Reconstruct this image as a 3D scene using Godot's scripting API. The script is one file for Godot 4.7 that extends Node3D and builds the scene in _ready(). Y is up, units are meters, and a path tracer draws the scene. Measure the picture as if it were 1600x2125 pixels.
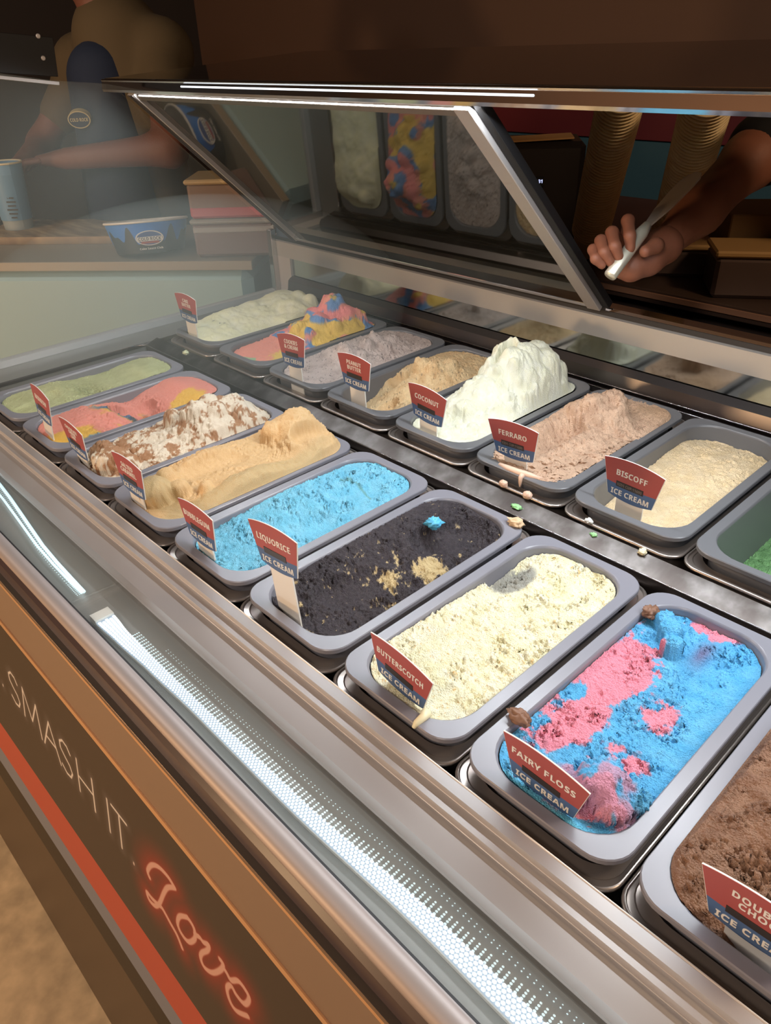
extends Node3D
# A shop's ice-cream display cabinet. x runs along the cabinet (customer's left to right), z towards the customer, y up; y = 0 is the rim of the tubs, the floor lies at y = -0.95.

const PITCH := 0.178
const NEAR_Z := -0.0613      # middle of the row next to the customer
const FAR_Z := -0.4835       # middle of the row next to the server
const FAR_X := 0.0035
const FAR_Y := 0.0297       # the far row sits a little higher
const FLOOR_Y := -0.95

var M := {}
var used := {}

# ------------------------------------------------------------------ helpers
func numbered(called: String) -> String:
	if not used.has(called):
		used[called] = 0
		return called
	used[called] += 1
	return "%s_%03d" % [called, used[called]]

func tag(o: Node, label := "", category := "", group := "", kind := "") -> Node:
	if label: o.set_meta("label", label)
	if category: o.set_meta("category", category)
	if group: o.set_meta("group", group)
	if kind: o.set_meta("kind", kind)
	return o

func thing(called: String, label: String, category: String, where := Vector3.ZERO, group := "") -> Node3D:
	var o := Node3D.new()
	o.name = numbered(called)
	add_child(o, true)
	o.position = where
	tag(o, label, category, group)
	return o

func put(called: String, mesh: Mesh, mat: Material, parent: Node = null) -> MeshInstance3D:
	var o := MeshInstance3D.new()
	o.mesh = mesh
	o.material_override = mat
	if parent == null:
		o.name = numbered(called)
		add_child(o, true)
	else:
		o.name = called
		parent.add_child(o, true)
	return o

func struct(called: String, mesh: Mesh, mat: Material, label: String) -> MeshInstance3D:
	var o := put(called, mesh, mat)
	tag(o, label, "", "", "structure")
	return o

func mk() -> SurfaceTool:
	var st := SurfaceTool.new()
	st.begin(Mesh.PRIMITIVE_TRIANGLES)
	return st

func done(st: SurfaceTool) -> ArrayMesh:
	st.generate_normals()
	return st.commit()

func quad(st: SurfaceTool, a: Vector3, b: Vector3, c: Vector3, d: Vector3) -> void:
	# seen from the front, a b c d run clockwise
	st.add_vertex(a); st.add_vertex(b); st.add_vertex(c)
	st.add_vertex(a); st.add_vertex(c); st.add_vertex(d)

func box(st: SurfaceTool, c: Vector3, s: Vector3, b := Basis.IDENTITY, ch := 0.0) -> void:
	# a box with chamfered edges
	var h := s / 2
	if ch <= 0.0: ch = minf(h.x, minf(h.y, h.z)) * 0.12
	st.set_smooth_group(-1)
	var pts := []
	for sx in [-1, 1]:
		for sy in [-1, 1]:
			for sz in [-1, 1]:
				pts.append([Vector3(sx * h.x, sy * (h.y - ch), sz * (h.z - ch)), Vector3(sx * (h.x - ch), sy * h.y, sz * (h.z - ch)), Vector3(sx * (h.x - ch), sy * (h.y - ch), sz * h.z)])
	var P := func(sx: int, sy: int, sz: int, k: int) -> Vector3:
		return c + b * (pts[((sx + 1) / 2) * 4 + ((sy + 1) / 2) * 2 + (sz + 1) / 2][k])
	var face := func(q: Array) -> void:
		var mid := Vector3.ZERO
		for p in q: mid += p
		mid /= q.size()
		var n: Vector3 = (q[1] - q[0]).cross(q[2] - q[0])
		if n.dot(mid - c) > 0: q.reverse()
		for k in range(1, q.size() - 1):
			st.add_vertex(q[0]); st.add_vertex(q[k]); st.add_vertex(q[k + 1])
	for s1 in [-1, 1]:
		face.call([P.call(s1, -1, -1, 0), P.call(s1, 1, -1, 0), P.call(s1, 1, 1, 0), P.call(s1, -1, 1, 0)])
		face.call([P.call(-1, s1, -1, 1), P.call(1, s1, -1, 1), P.call(1, s1, 1, 1), P.call(-1, s1, 1, 1)])
		face.call([P.call(-1, -1, s1, 2), P.call(1, -1, s1, 2), P.call(1, 1, s1, 2), P.call(-1, 1, s1, 2)])
		for s2 in [-1, 1]:
			face.call([P.call(s1, s2, -1, 0), P.call(s1, s2, 1, 0), P.call(s1, s2, 1, 1), P.call(s1, s2, -1, 1)])
			face.call([P.call(s1, -1, s2, 0), P.call(s1, 1, s2, 0), P.call(s1, 1, s2, 2), P.call(s1, -1, s2, 2)])
			face.call([P.call(-1, s1, s2, 1), P.call(1, s1, s2, 1), P.call(1, s1, s2, 2), P.call(-1, s1, s2, 2)])
			for s3 in [-1, 1]:
				face.call([P.call(s1, s2, s3, 0), P.call(s1, s2, s3, 1), P.call(s1, s2, s3, 2)])

func boxm(c: Vector3, s: Vector3, b := Basis.IDENTITY, ch := 0.0) -> ArrayMesh:
	var st := mk()
	box(st, c, s, b, ch)
	return done(st)

func prism_x(st: SurfaceTool, prof: Array, x0: float, x1: float, smooth := false) -> void:
	# a closed profile of (z, y) pushed along x; the profile runs anticlockwise as seen from +x with z to the left
	var n := prof.size()
	var poly := PackedVector2Array()
	for p in prof: poly.append(p)
	var area := 0.0
	for i in n: area += poly[i].x * poly[(i + 1) % n].y - poly[(i + 1) % n].x * poly[i].y
	if area < 0: poly.reverse()
	st.set_smooth_group(0 if smooth else -1)
	for i in n:
		var a := poly[i]
		var b := poly[(i + 1) % n]
		quad(st, Vector3(x0, a.y, a.x), Vector3(x0, b.y, b.x), Vector3(x1, b.y, b.x), Vector3(x1, a.y, a.x))
	st.set_smooth_group(-1)
	var tri := Geometry2D.triangulate_polygon(poly)
	for t in range(0, tri.size(), 3):
		var a := poly[tri[t]]; var b := poly[tri[t + 1]]; var c := poly[tri[t + 2]]
		if (b - a).cross(c - a) < 0:
			var tmp := b; b = c; c = tmp
		st.add_vertex(Vector3(x1, a.y, a.x)); st.add_vertex(Vector3(x1, b.y, b.x)); st.add_vertex(Vector3(x1, c.y, c.x))
		st.add_vertex(Vector3(x0, a.y, a.x)); st.add_vertex(Vector3(x0, c.y, c.x)); st.add_vertex(Vector3(x0, b.y, b.x))

func px(prof: Array, x0: float, x1: float, smooth := false) -> ArrayMesh:
	var st := mk()
	prism_x(st, prof, x0, x1, smooth)
	return done(st)

func slab(st: SurfaceTool, poly: PackedVector2Array, z0: float, z1: float) -> void:
	# an outline in the xy plane given thickness along z
	var n := poly.size()
	var area := 0.0
	for i in n: area += poly[i].x * poly[(i + 1) % n].y - poly[(i + 1) % n].x * poly[i].y
	if area < 0: poly.reverse()
	st.set_smooth_group(-1)
	for i in n:
		var a := poly[i]
		var b := poly[(i + 1) % n]
		quad(st, Vector3(a.x, a.y, z1), Vector3(a.x, a.y, z0), Vector3(b.x, b.y, z0), Vector3(b.x, b.y, z1))
	var tri := Geometry2D.triangulate_polygon(poly)
	for t in range(0, tri.size(), 3):
		var a := poly[tri[t]]; var b := poly[tri[t + 1]]; var c := poly[tri[t + 2]]
		if (b - a).cross(c - a) < 0:
			var tmp := b; b = c; c = tmp
		st.add_vertex(Vector3(a.x, a.y, z1)); st.add_vertex(Vector3(c.x, c.y, z1)); st.add_vertex(Vector3(b.x, b.y, z1))
		st.add_vertex(Vector3(a.x, a.y, z0)); st.add_vertex(Vector3(b.x, b.y, z0)); st.add_vertex(Vector3(c.x, c.y, z0))

func tube(st: SurfaceTool, pts: Array, rad, sides := 10, group := 0) -> void:
	st.set_smooth_group(group)
	var rings := []
	var up := Vector3.UP
	for i in pts.size():
		var d: Vector3 = (pts[mini(i + 1, pts.size() - 1)] - pts[maxi(i - 1, 0)]).normalized()
		if absf(d.dot(up)) > 0.95: up = Vector3.RIGHT
		var a := d.cross(up).normalized()
		var b := a.cross(d)
		up = b
		var r: float = rad[i] if rad is Array else rad
		var ring := []
		for k in sides:
			var t := TAU * k / sides
			ring.append(pts[i] + (a * cos(t) + b * sin(t)) * r)
		rings.append(ring)
	for i in range(pts.size() - 1):
		for k in sides:
			var l := (k + 1) % sides
			quad(st, rings[i][k], rings[i + 1][k], rings[i + 1][l], rings[i][l])
	for e in [0, pts.size() - 1]:
		for k in sides:
			var l := (k + 1) % sides
			if e == 0:
				st.add_vertex(pts[e]); st.add_vertex(rings[e][k]); st.add_vertex(rings[e][l])
			else:
				st.add_vertex(pts[e]); st.add_vertex(rings[e][l]); st.add_vertex(rings[e][k])

func lathe(st: SurfaceTool, prof: Array, sides := 32, at := Vector3.ZERO, b := Basis.IDENTITY) -> void:
	# profile of (radius, height, smooth group) from bottom to top on the outside
	for i in range(prof.size() - 1):
		st.set_smooth_group(i + 1 if prof[i].size() < 3 else prof[i][2])
		for k in sides:
			var t0 := TAU * k / sides
			var t1 := TAU * (k + 1) / sides
			var p := func(r, h, t): return at + b * Vector3(r * cos(t), h, r * sin(t))
			quad(st, p.call(prof[i][0], prof[i][1], t0), p.call(prof[i + 1][0], prof[i + 1][1], t0), p.call(prof[i + 1][0], prof[i + 1][1], t1), p.call(prof[i][0], prof[i][1], t1))

func rr(hx: float, hz: float, r: float, y: float, seg := 7) -> Array:
	# a rounded rectangle, anticlockwise from above
	var out := []
	var cs := [[1, 1, 0.0], [-1, 1, PI / 2], [-1, -1, PI], [1, -1, PI * 1.5]]
	for c in cs:
		for k in seg + 1:
			var t: float = c[2] + PI / 2 * k / seg
			out.append(Vector3(c[0] * (hx - r) + r * cos(t), y, c[1] * (hz - r) + r * sin(t)))
	return out

func loft(st: SurfaceTool, secs: Array, close_last := true) -> void:
	# sections [hx, hz, r, y, smooth group of the band that follows]
	var rings := []
	for s in secs: rings.append(rr(s[0], s[1], s[2], s[3]))
	var n: int = rings[0].size()
	for i in range(secs.size() - 1):
		st.set_smooth_group(secs[i][4])
		for k in n:
			var l := (k + 1) % n
			quad(st, rings[i][k], rings[i + 1][k], rings[i + 1][l], rings[i][l])
	if close_last:
		st.set_smooth_group(-1)
		var last: Array = rings[-1]
		var c := Vector3(0, secs[-1][3], 0)
		for k in n:
			st.add_vertex(c); st.add_vertex(last[(k + 1) % n]); st.add_vertex(last[k])

func col(r: float, g: float, b: float) -> Color:
	return Color(r / 255.0, g / 255.0, b / 255.0)

func mat(c: Color, rough := 0.6, metal := 0.0, spec := 0.5) -> StandardMaterial3D:
	var m := StandardMaterial3D.new()
	m.albedo_color = c
	m.roughness = rough
	m.metallic = metal
	m.metallic_specular = spec
	return m

func noise_tex(freq: float, kind := 0, oct := 4, size := 512, seed_ := 1) -> NoiseTexture2D:
	var n := FastNoiseLite.new()
	n.seed = seed_
	n.frequency = freq
	n.noise_type = FastNoiseLite.TYPE_CELLULAR if kind == 1 else FastNoiseLite.TYPE_SIMPLEX_SMOOTH
	if kind == 1: n.cellular_return_type = FastNoiseLite.RETURN_DISTANCE
	n.fractal_octaves = oct
	var t := NoiseTexture2D.new()
	t.width = size
	t.height = size
	t.seamless = true
	t.noise = n
	return t

func glow(c: Color, e: float) -> StandardMaterial3D:
	var m := mat(c, 0.5)
	m.emission_enabled = true
	m.emission = c
	m.emission_energy_multiplier = e
	return m

# ------------------------------------------------------------------ ready
func _ready() -> void:
	# camera
	var cam := Camera3D.new()
	cam.name = "camera"
	cam.transform = Transform3D(Basis(Vector3(0.69019683, -0.02872848, -0.72305118), Vector3(-0.36559087, 0.84846413, -0.3826904), Vector3(0.6244771, 0.52847261, 0.57510438)), Vector3(0.76133, 0.56846, 0.48678))
	cam.fov = 68.377
	cam.near = 0.02
	add_child(cam)
	cam.current = true
	# air and exposure
	var env := Environment.new()
	env.background_mode = Environment.BG_COLOR
	env.background_color = Color(0.05, 0.045, 0.04)
	env.tonemap_mode = Environment.TONE_MAPPER_LINEAR
	env.tonemap_exposure = 1.0
	env.volumetric_fog_enabled = true
	env.volumetric_fog_density = 0.0
	env.sdfgi_enabled = true
	env.ssao_enabled = true
	env.ssil_enabled = true
	var we := WorldEnvironment.new()
	we.name = "air"
	we.environment = env
	add_child(we)
	# the cabinet's own lamp: a long white strip under the top shelf, aimed down over both rows
	area_lamp("cabinet_strip_light", Vector3(0.22, 0.4955, -0.3320), Vector3(0, -0.90, 0.44), 2.06, 0.02, Color(0.95, 0.975, 1.0), 1.75)
	# unseen warm ceiling lights, soft fill from the customer's side of the shop
	for p in [Vector3(-1.4, 1.45, 1.3), Vector3(0.9, 1.45, 1.6)]:
		omni("ceiling_fill_light", p, Color(1.0, 0.93, 0.87), 1.3, 0.14)
	# unseen warm light added low on the customer's side to brighten the front panel
	omni("added_wall_light", Vector3(-0.9, 0.0, 2.6), Color(1.0, 0.82, 0.62), 2.8, 0.14)
	omni("added_counter_light", Vector3(1.5, 1.45, -0.7), Color(1.0, 0.86, 0.70), 0.9, 0.14)  # unseen light added to brighten the cups behind the cabinet
	materials()
	added_globe(Vector3(-1.4, 1.45, 1.3), Color(1.0, 0.93, 0.87), true, "added unseen white globe at the fill light over the customers at the left")
	added_globe(Vector3(0.9, 1.45, 1.6), Color(1.0, 0.93, 0.87), true, "added unseen white globe at the fill light over the customers at the right")
	added_globe(Vector3(1.5, 1.45, -0.7), Color(1.0, 0.86, 0.7), true, "added unseen white globe at the added light over the servers' side")
	added_globe(Vector3(-0.9, 0.0, 2.6), Color(1.0, 0.82, 0.62), false, "added unseen warm globe at the light before the wall facing the cabinet")
	mist()
	room()
	cabinet()
	tubs()
	signs()
	scraps()
	background()

func area_lamp(called: String, at: Vector3, towards: Vector3, w: float, h: float, c: Color, e: float) -> void:
	var l := AreaLight3D.new()
	l.name = called
	l.area_size = Vector2(w, h)
	l.light_color = c
	l.light_energy = e
	l.shadow_enabled = true
	l.area_range = 8.0
	l.area_attenuation = 2.0
	add_child(l)
	l.look_at_from_position(at, at + towards, Vector3(0, 0, 1) if absf(towards.normalized().y) > 0.5 else Vector3.UP)

func added_globe(at: Vector3, c: Color, up: bool, label: String) -> void:
	var t := thing("added_globe_lamp", label, "lamp", at)  # out-of-view globe added round each light as its fixture
	var st := mk()
	lathe(st, [[0.0, -0.15, 1], [0.075, -0.13, 1], [0.13, -0.075, 1], [0.15, 0.0, 1], [0.13, 0.075, 1], [0.075, 0.13, 1], [0.05, 0.14, 1], [0.0, 0.142, 1]], 24)
	put("globe", done(st), glow(c, 0.8), t)
	var st2 := mk()
	if up: tube(st2, [Vector3(0, 0.14, 0), Vector3(0, 0.29, 0)], 0.02, 10)
	else: tube(st2, [Vector3(0, 0.10, 0.10), Vector3(0, 0.10, 0.72)], 0.02, 10)
	put("stem", done(st2), M.black, t)

func omni(called: String, at: Vector3, c: Color, e: float, size: float) -> void:
	var l := OmniLight3D.new()
	l.name = called
	l.position = at
	l.light_color = c
	l.light_energy = e
	l.light_size = size
	l.omni_range = 9.0
	l.omni_attenuation = 2.0
	l.shadow_enabled = true
	add_child(l, true)

func mist() -> void:
	# cold mist hanging against the left end of the cabinet
	var f := FogVolume.new()
	f.name = "cold_mist"
	f.shape = RenderingServer.FOG_VOLUME_SHAPE_ELLIPSOID
	f.size = Vector3(0.74, 0.42, 0.86)
	f.position = Vector3(-0.545, 0.13, -0.24)
	var fm := FogMaterial.new()
	fm.density = 0.42
	fm.albedo = Color(0.85, 0.9, 0.88)
	f.material = fm
	add_child(f)
	tag(f, "cold white mist hanging inside the left end of the cabinet", "mist", "", "stuff")

func materials() -> void:
	M.steel = mat(col(196, 192, 190), 0.5, 0.6)
	M.steel_dark = mat(col(118, 112, 110), 0.34, 1.0)
	M.steel_bright = mat(col(205, 203, 203), 0.18, 1.0)
	M.pan = mat(col(172, 162, 154), 0.28, 0.8)
	M.chrome = mat(col(215, 215, 218), 0.08, 1.0)
	M.mirror = mat(col(190, 194, 190), 0.10, 1.0)
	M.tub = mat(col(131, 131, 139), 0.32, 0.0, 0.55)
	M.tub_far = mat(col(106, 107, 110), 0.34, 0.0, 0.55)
	M.dark = mat(col(38, 35, 34), 0.5)
	M.black = mat(col(14, 13, 13), 0.6)
	M.rubber = mat(col(24, 24, 26), 0.55)
	M.gold = mat(col(232, 190, 148), 0.34, 0.7)
	M.bronze = mat(col(156, 136, 120), 0.42, 0.5)
	M.grey_trim = mat(col(150, 140, 130), 0.4, 1.0)
	M.white = mat(col(232, 230, 222), 0.45)
	M.red = mat(col(166, 78, 74), 0.5)
	M.blue = mat(col(74, 102, 144), 0.5)
	M.sticker = mat(col(52, 46, 44), 0.4)
	M.ink = mat(col(120, 112, 104), 0.6)
	var g := mat(Color(0.92, 0.97, 0.96, 0.06), 0.02)
	g.transparency = BaseMaterial3D.TRANSPARENCY_ALPHA
	M.glass = g
	var fg := mat(Color(0.66, 0.69, 0.66, 0.10), 0.7)
	fg.transparency = BaseMaterial3D.TRANSPARENCY_ALPHA
	M.fog_glass = fg
	var tg := mat(Color(0.44, 0.44, 0.41, 0.5), 0.04, 0.92)
	tg.transparency = BaseMaterial3D.TRANSPARENCY_ALPHA
	M.tint_glass = tg
	M.led = glow(Color(0.80, 0.90, 1.0), 0.6)  # these glow materials model reflections in the sill glass
	M.led.albedo_color = Color(0.3, 0.32, 0.34)
	M.glint_dot = glow(Color(0.95, 0.99, 1.0), 1.6)
	M.glint_dim = glow(Color(0.8, 0.88, 0.9), 0.75)
	M.glint_thin = glow(Color(0.8, 0.92, 0.96), 1.3)
	# the dirty divider between the rows
	var dv := mat(col(150, 146, 142), 0.3, 0.85)
	var n := noise_tex(0.008, 0, 5, 512, 8)
	var ramp := Gradient.new()
	ramp.offsets = PackedFloat32Array([0.0, 0.35, 0.55, 0.75, 1.0])
	ramp.colors = PackedColorArray([col(104, 96, 92), col(116, 110, 106), col(140, 137, 134), col(168, 166, 164), col(200, 198, 196)])
	n.color_ramp = ramp
	dv.albedo_texture = n
	dv.albedo_color = Color(0.62, 0.60, 0.59)
	dv.uv1_triplanar = true
	dv.uv1_world_triplanar = true
	dv.uv1_scale = Vector3(4, 4, 4)
	M.divider = dv
	var crumb := noise_tex(0.045, 1, 4, 512, 3)
	var grain := noise_tex(0.05, 0, 5, 512, 5)
	for k in [["ice_crumb", crumb, 0.25, 0.6], ["ice_smooth", grain, 0.12, 0.42]]:
		var m := mat(Color.WHITE, k[3], 0.0, 0.4)
		m.vertex_color_use_as_albedo = true
		m.heightmap_enabled = true
		m.heightmap_texture = k[1]
		m.heightmap_scale = k[2]
		m.uv1_triplanar = true
		m.uv1_world_triplanar = true
		m.uv1_scale = Vector3(22, 22, 22)
		M[k[0]] = m

# ------------------------------------------------------------------ the shop
func room() -> void:
	var fl := mat(col(214, 186, 144), 0.6)
	var n := noise_tex(0.02, 0, 5, 512, 11)
	var ramp := Gradient.new()
	ramp.set_color(0, Color(0.78, 0.78, 0.78))
	ramp.set_color(1, Color(1, 1, 1))
	n.color_ramp = ramp
	fl.albedo_texture = n
	fl.uv1_triplanar = true
	fl.uv1_world_triplanar = true
	fl.uv1_scale = Vector3(1.5, 1.5, 1.5)
	struct("floor", boxm(Vector3(-0.8, FLOOR_Y - 0.05, 0.3), Vector3(7.4, 0.1, 6.2)), fl, "tan speckled stone floor in front of the cabinet")
	struct("ceiling", boxm(Vector3(-0.8, 1.75, 0.3), Vector3(7.4, 0.1, 6.2)), mat(col(70, 58, 48), 0.8), "dark brown ceiling of the shop")
	struct("wall_front", boxm(Vector3(-0.8, 0.4, 3.4), Vector3(7.4, 2.8, 0.1)), mat(col(120, 92, 70), 0.8), "brown wall on the customer side of the shop")
	struct("wall_right", boxm(Vector3(2.9, 0.4, 0.3), Vector3(0.1, 2.8, 6.2)), mat(col(96, 74, 58), 0.8), "brown side wall of the shop at the right")
	struct("wall_left", boxm(Vector3(-4.5, 0.4, 0.3), Vector3(0.1, 2.8, 6.2)), mat(col(52, 46, 44), 0.8), "dark side wall of the shop at the left")
	struct("wall_back", boxm(Vector3(-0.8, 0.4, -2.8), Vector3(7.4, 2.8, 0.1)), mat(col(104, 78, 62), 0.8), "dark brown wall behind the servers")

# ------------------------------------------------------------------ the cabinet
func front_panel(parent: Node) -> void:
	# a printed front that leans out towards the bottom; its graphics are print
	var W := 1400
	var H := 560
	var X0 := -0.95
	var L := 1.75           # metres across
	var D := 0.752           # metres down the slope
	var im := Image.create(W, H, false, Image.FORMAT_RGB8)
	var dark := col(52, 43, 38)
	var base := PackedByteArray()
	im.fill(dark)
	# the two stripes along the bottom of the print
	var rows := func(b: float) -> int: return int(b / D * H)
	im.fill_rect(Rect2i(0, rows.call(0.300), W, rows.call(0.386) - rows.call(0.300)), col(176, 70, 54))
	im.fill_rect(Rect2i(0, rows.call(0.386), W, rows.call(0.434) - rows.call(0.386)), col(112, 120, 136))
	im.fill_rect(Rect2i(0, rows.call(0.434), W, rows.call(0.492) - rows.call(0.434)), col(12, 10, 9))  # black band paints the shadow gap above the kickplate
	im.fill_rect(Rect2i(0, rows.call(0.492), W, H - rows.call(0.492)), col(74, 60, 46))
	# thin letters: strokes in (x metres, metres down the slope)
	var strokes := []
	for s in letters(): strokes.append(s)
	paint(im, strokes, X0, L, D, 0.0022, 0.012, col(214, 208, 200), col(120, 116, 122), 0.45, 1.3)
	paint(im, love(), X0, L, D, 0.0040, 0.034, col(206, 160, 146), col(150, 40, 32), 0.9, 1.5)
	var t := ImageTexture.create_from_image(im)
	var m := mat(Color.WHITE, 0.38)
	m.albedo_texture = t
	var a := Vector3(X0, -0.198, 0.303)
	var down := Vector3(0, -1, 0.15).normalized() * D
	var st := mk()
	var p := [a, a + Vector3(L, 0, 0), a + Vector3(L, 0, 0) + down, a + down]
	var uv := [Vector2(0, 0), Vector2(1, 0), Vector2(1, 1), Vector2(0, 1)]
	st.set_smooth_group(-1)
	for k in [0, 1, 2, 0, 2, 3]:
		st.set_uv(uv[k]); st.add_vertex(p[k])
	var back := Vector3(0, 0, -0.02)
	for q in [[1, 0], [2, 1], [3, 2], [0, 3]]:
		for v in [p[q[0]], p[q[1]], p[q[1]] + back, p[q[0]], p[q[1]] + back, p[q[0]] + back]:
			st.set_uv(Vector2(0.5, 0.02)); st.add_vertex(v)
	for k in [0, 2, 1, 0, 3, 2]:
		st.set_uv(Vector2(0.5, 0.02)); st.add_vertex(p[k] + back)
	put("front_panel", done(st), m, parent)

func paint(im: Image, strokes: Array, X0: float, L: float, D: float, half: float, halo: float, ink: Color, haze: Color, power: float, fall: float) -> void:
	var W := im.get_width()
	var H := im.get_height()
	var lo := Vector2(1e9, 1e9)
	var hi := -lo
	for s in strokes:
		for p in s:
			lo = lo.min(p); hi = hi.max(p)
	lo -= Vector2(halo, halo) * 1.6
	hi += Vector2(halo, halo) * 1.6
	var i0 := clampi(int((lo.x - X0) / L * W), 0, W - 1)
	var i1 := clampi(int((hi.x - X0) / L * W), 0, W - 1)
	var j0 := clampi(int(lo.y / D * H), 0, H - 1)
	var j1 := clampi(int(hi.y / D * H), 0, H - 1)
	var w := i1 - i0 + 1
	var dist := PackedFloat32Array()
	dist.resize(w * (j1 - j0 + 1))
	dist.fill(1e9)
	var reach := halo * 1.6
	for s in strokes:
		for k in range(s.size() - 1):
			var a: Vector2 = s[k]
			var b: Vector2 = s[k + 1]
			var ab := b - a
			var len2 := maxf(ab.length_squared(), 1e-9)
			var u0 := maxi(i0, int((minf(a.x, b.x) - reach - X0) / L * W))
			var u1 := mini(i1, int((maxf(a.x, b.x) + reach - X0) / L * W))
			var v0 := maxi(j0, int((minf(a.y, b.y) - reach) / D * H))
			var v1 := mini(j1, int((maxf(a.y, b.y) + reach) / D * H))
			for j in range(v0, v1 + 1):
				for i in range(u0, u1 + 1):
					var q := Vector2(X0 + (i + 0.5) / W * L, (j + 0.5) / H * D)
					var t := clampf((q - a).dot(ab) / len2, 0, 1)
					var d := q.distance_to(a + ab * t)
					var at := (j - j0) * w + i - i0
					if d < dist[at]: dist[at] = d
	for j in range(j0, j1 + 1):
		for i in range(i0, i1 + 1):
			var d := dist[(j - j0) * w + i - i0]
			if d > reach: continue
			var c := im.get_pixel(i, j)
			c = c.lerp(haze, power * pow(clampf(1.0 - d / reach, 0, 1), fall))
			c = c.lerp(ink, 1.0 - smoothstep(half * 0.7, half * 1.3, d))
			im.set_pixel(i, j, c)

func letters() -> Array:
	# SMASH IT. as open strokes; each letter in a box one wide and one high, (0, 0) at its top left
	var S := [[Vector2(0.92, 0.16), Vector2(0.7, 0.02), Vector2(0.35, 0.0), Vector2(0.08, 0.14), Vector2(0.1, 0.34), Vector2(0.4, 0.47), Vector2(0.75, 0.58), Vector2(0.92, 0.76), Vector2(0.75, 0.96), Vector2(0.4, 1.0), Vector2(0.06, 0.88)]]
	var Mm := [[Vector2(0, 1), Vector2(0.12, 0), Vector2(0.5, 0.8), Vector2(0.88, 0), Vector2(1, 1)]]
	var A := [[Vector2(0, 1), Vector2(0.5, 0), Vector2(1, 1)], [Vector2(0.2, 0.62), Vector2(0.8, 0.62)]]
	var Hh := [[Vector2(0.05, 0), Vector2(0.05, 1)], [Vector2(0.95, 0), Vector2(0.95, 1)], [Vector2(0.05, 0.5), Vector2(0.95, 0.5)]]
	var I := [[Vector2(0.5, 0), Vector2(0.5, 1)]]
	var T := [[Vector2(0, 0), Vector2(1, 0)], [Vector2(0.5, 0), Vector2(0.5, 1)]]
	var dot := [[Vector2(0, 0.97), Vector2(0.02, 1.0)]]
	var out := []
	var h := 0.064
	var top := 0.107
	for g in [[dot, -0.413, 0.004], [S, -0.372, 0.044], [Mm, -0.315, 0.071], [A, -0.234, 0.062], [S, -0.168, 0.044], [Hh, -0.107, 0.056], [I, -0.014, 0.014], [T, 0.006, 0.044], [dot, 0.062, 0.004]]:
		for s in g[0]:
			var line := []
			for p in s: line.append(Vector2(g[1] + p.x * g[2], top + p.y * h))
			out.append(line)
	return out

func love() -> Array:
	var raw := [[40, 1000, 25, 950, 55, 908, 110, 925, 180, 1000, 232, 1085], [232, 1085, 180, 1080, 150, 1120, 115, 1200, 80, 1215, 35, 1165, 20, 1110, 60, 1160, 110, 1210, 140, 1240, 200, 1350, 250, 1440, 290, 1540],
		[330, 1310, 270, 1300, 255, 1360, 290, 1440, 340, 1495, 385, 1470, 380, 1400, 350, 1340, 325, 1310], [385, 1440, 420, 1460, 450, 1500, 490, 1520, 480, 1560, 440, 1580, 430, 1620, 460, 1690, 520, 1730, 580, 1710, 600, 1670, 575, 1630],
		[600, 1690, 630, 1740, 660, 1790, 720, 1800, 790, 1900, 795, 1950, 760, 1970, 700, 1900, 660, 1830, 630, 1850, 650, 1940, 700, 2020, 790, 2065]]
	var out := []
	for r in raw:
		var ctl := []
		for k in range(0, r.size(), 2):
			ctl.append(script_point(r[k], r[k + 1]))
		var line := []
		for k in range(ctl.size() - 1):
			for e in 5:
				line.append(ctl[k].cubic_interpolate(ctl[k + 1], ctl[maxi(k - 1, 0)], ctl[mini(k + 2, ctl.size() - 1)], e / 5.0))
		line.append(ctl[-1])
		out.append(line)
	return out

func script_point(a: float, b: float) -> Vector2:
	# the script's own drawing, laid on the panel in metres along it and down its slope
	return Vector2(0.12417 + 0.00034793 * a - 0.000030382 * b + 5.1308e-8 * a * b - 1.26049e-7 * a * a - 2.583e-9 * b * b, -0.086497 - 0.0002488 * a + 0.00021888 * b - 1.54267e-7 * a * b + 1.42589e-7 * a * a + 3.7149e-8 * b * b)


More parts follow.
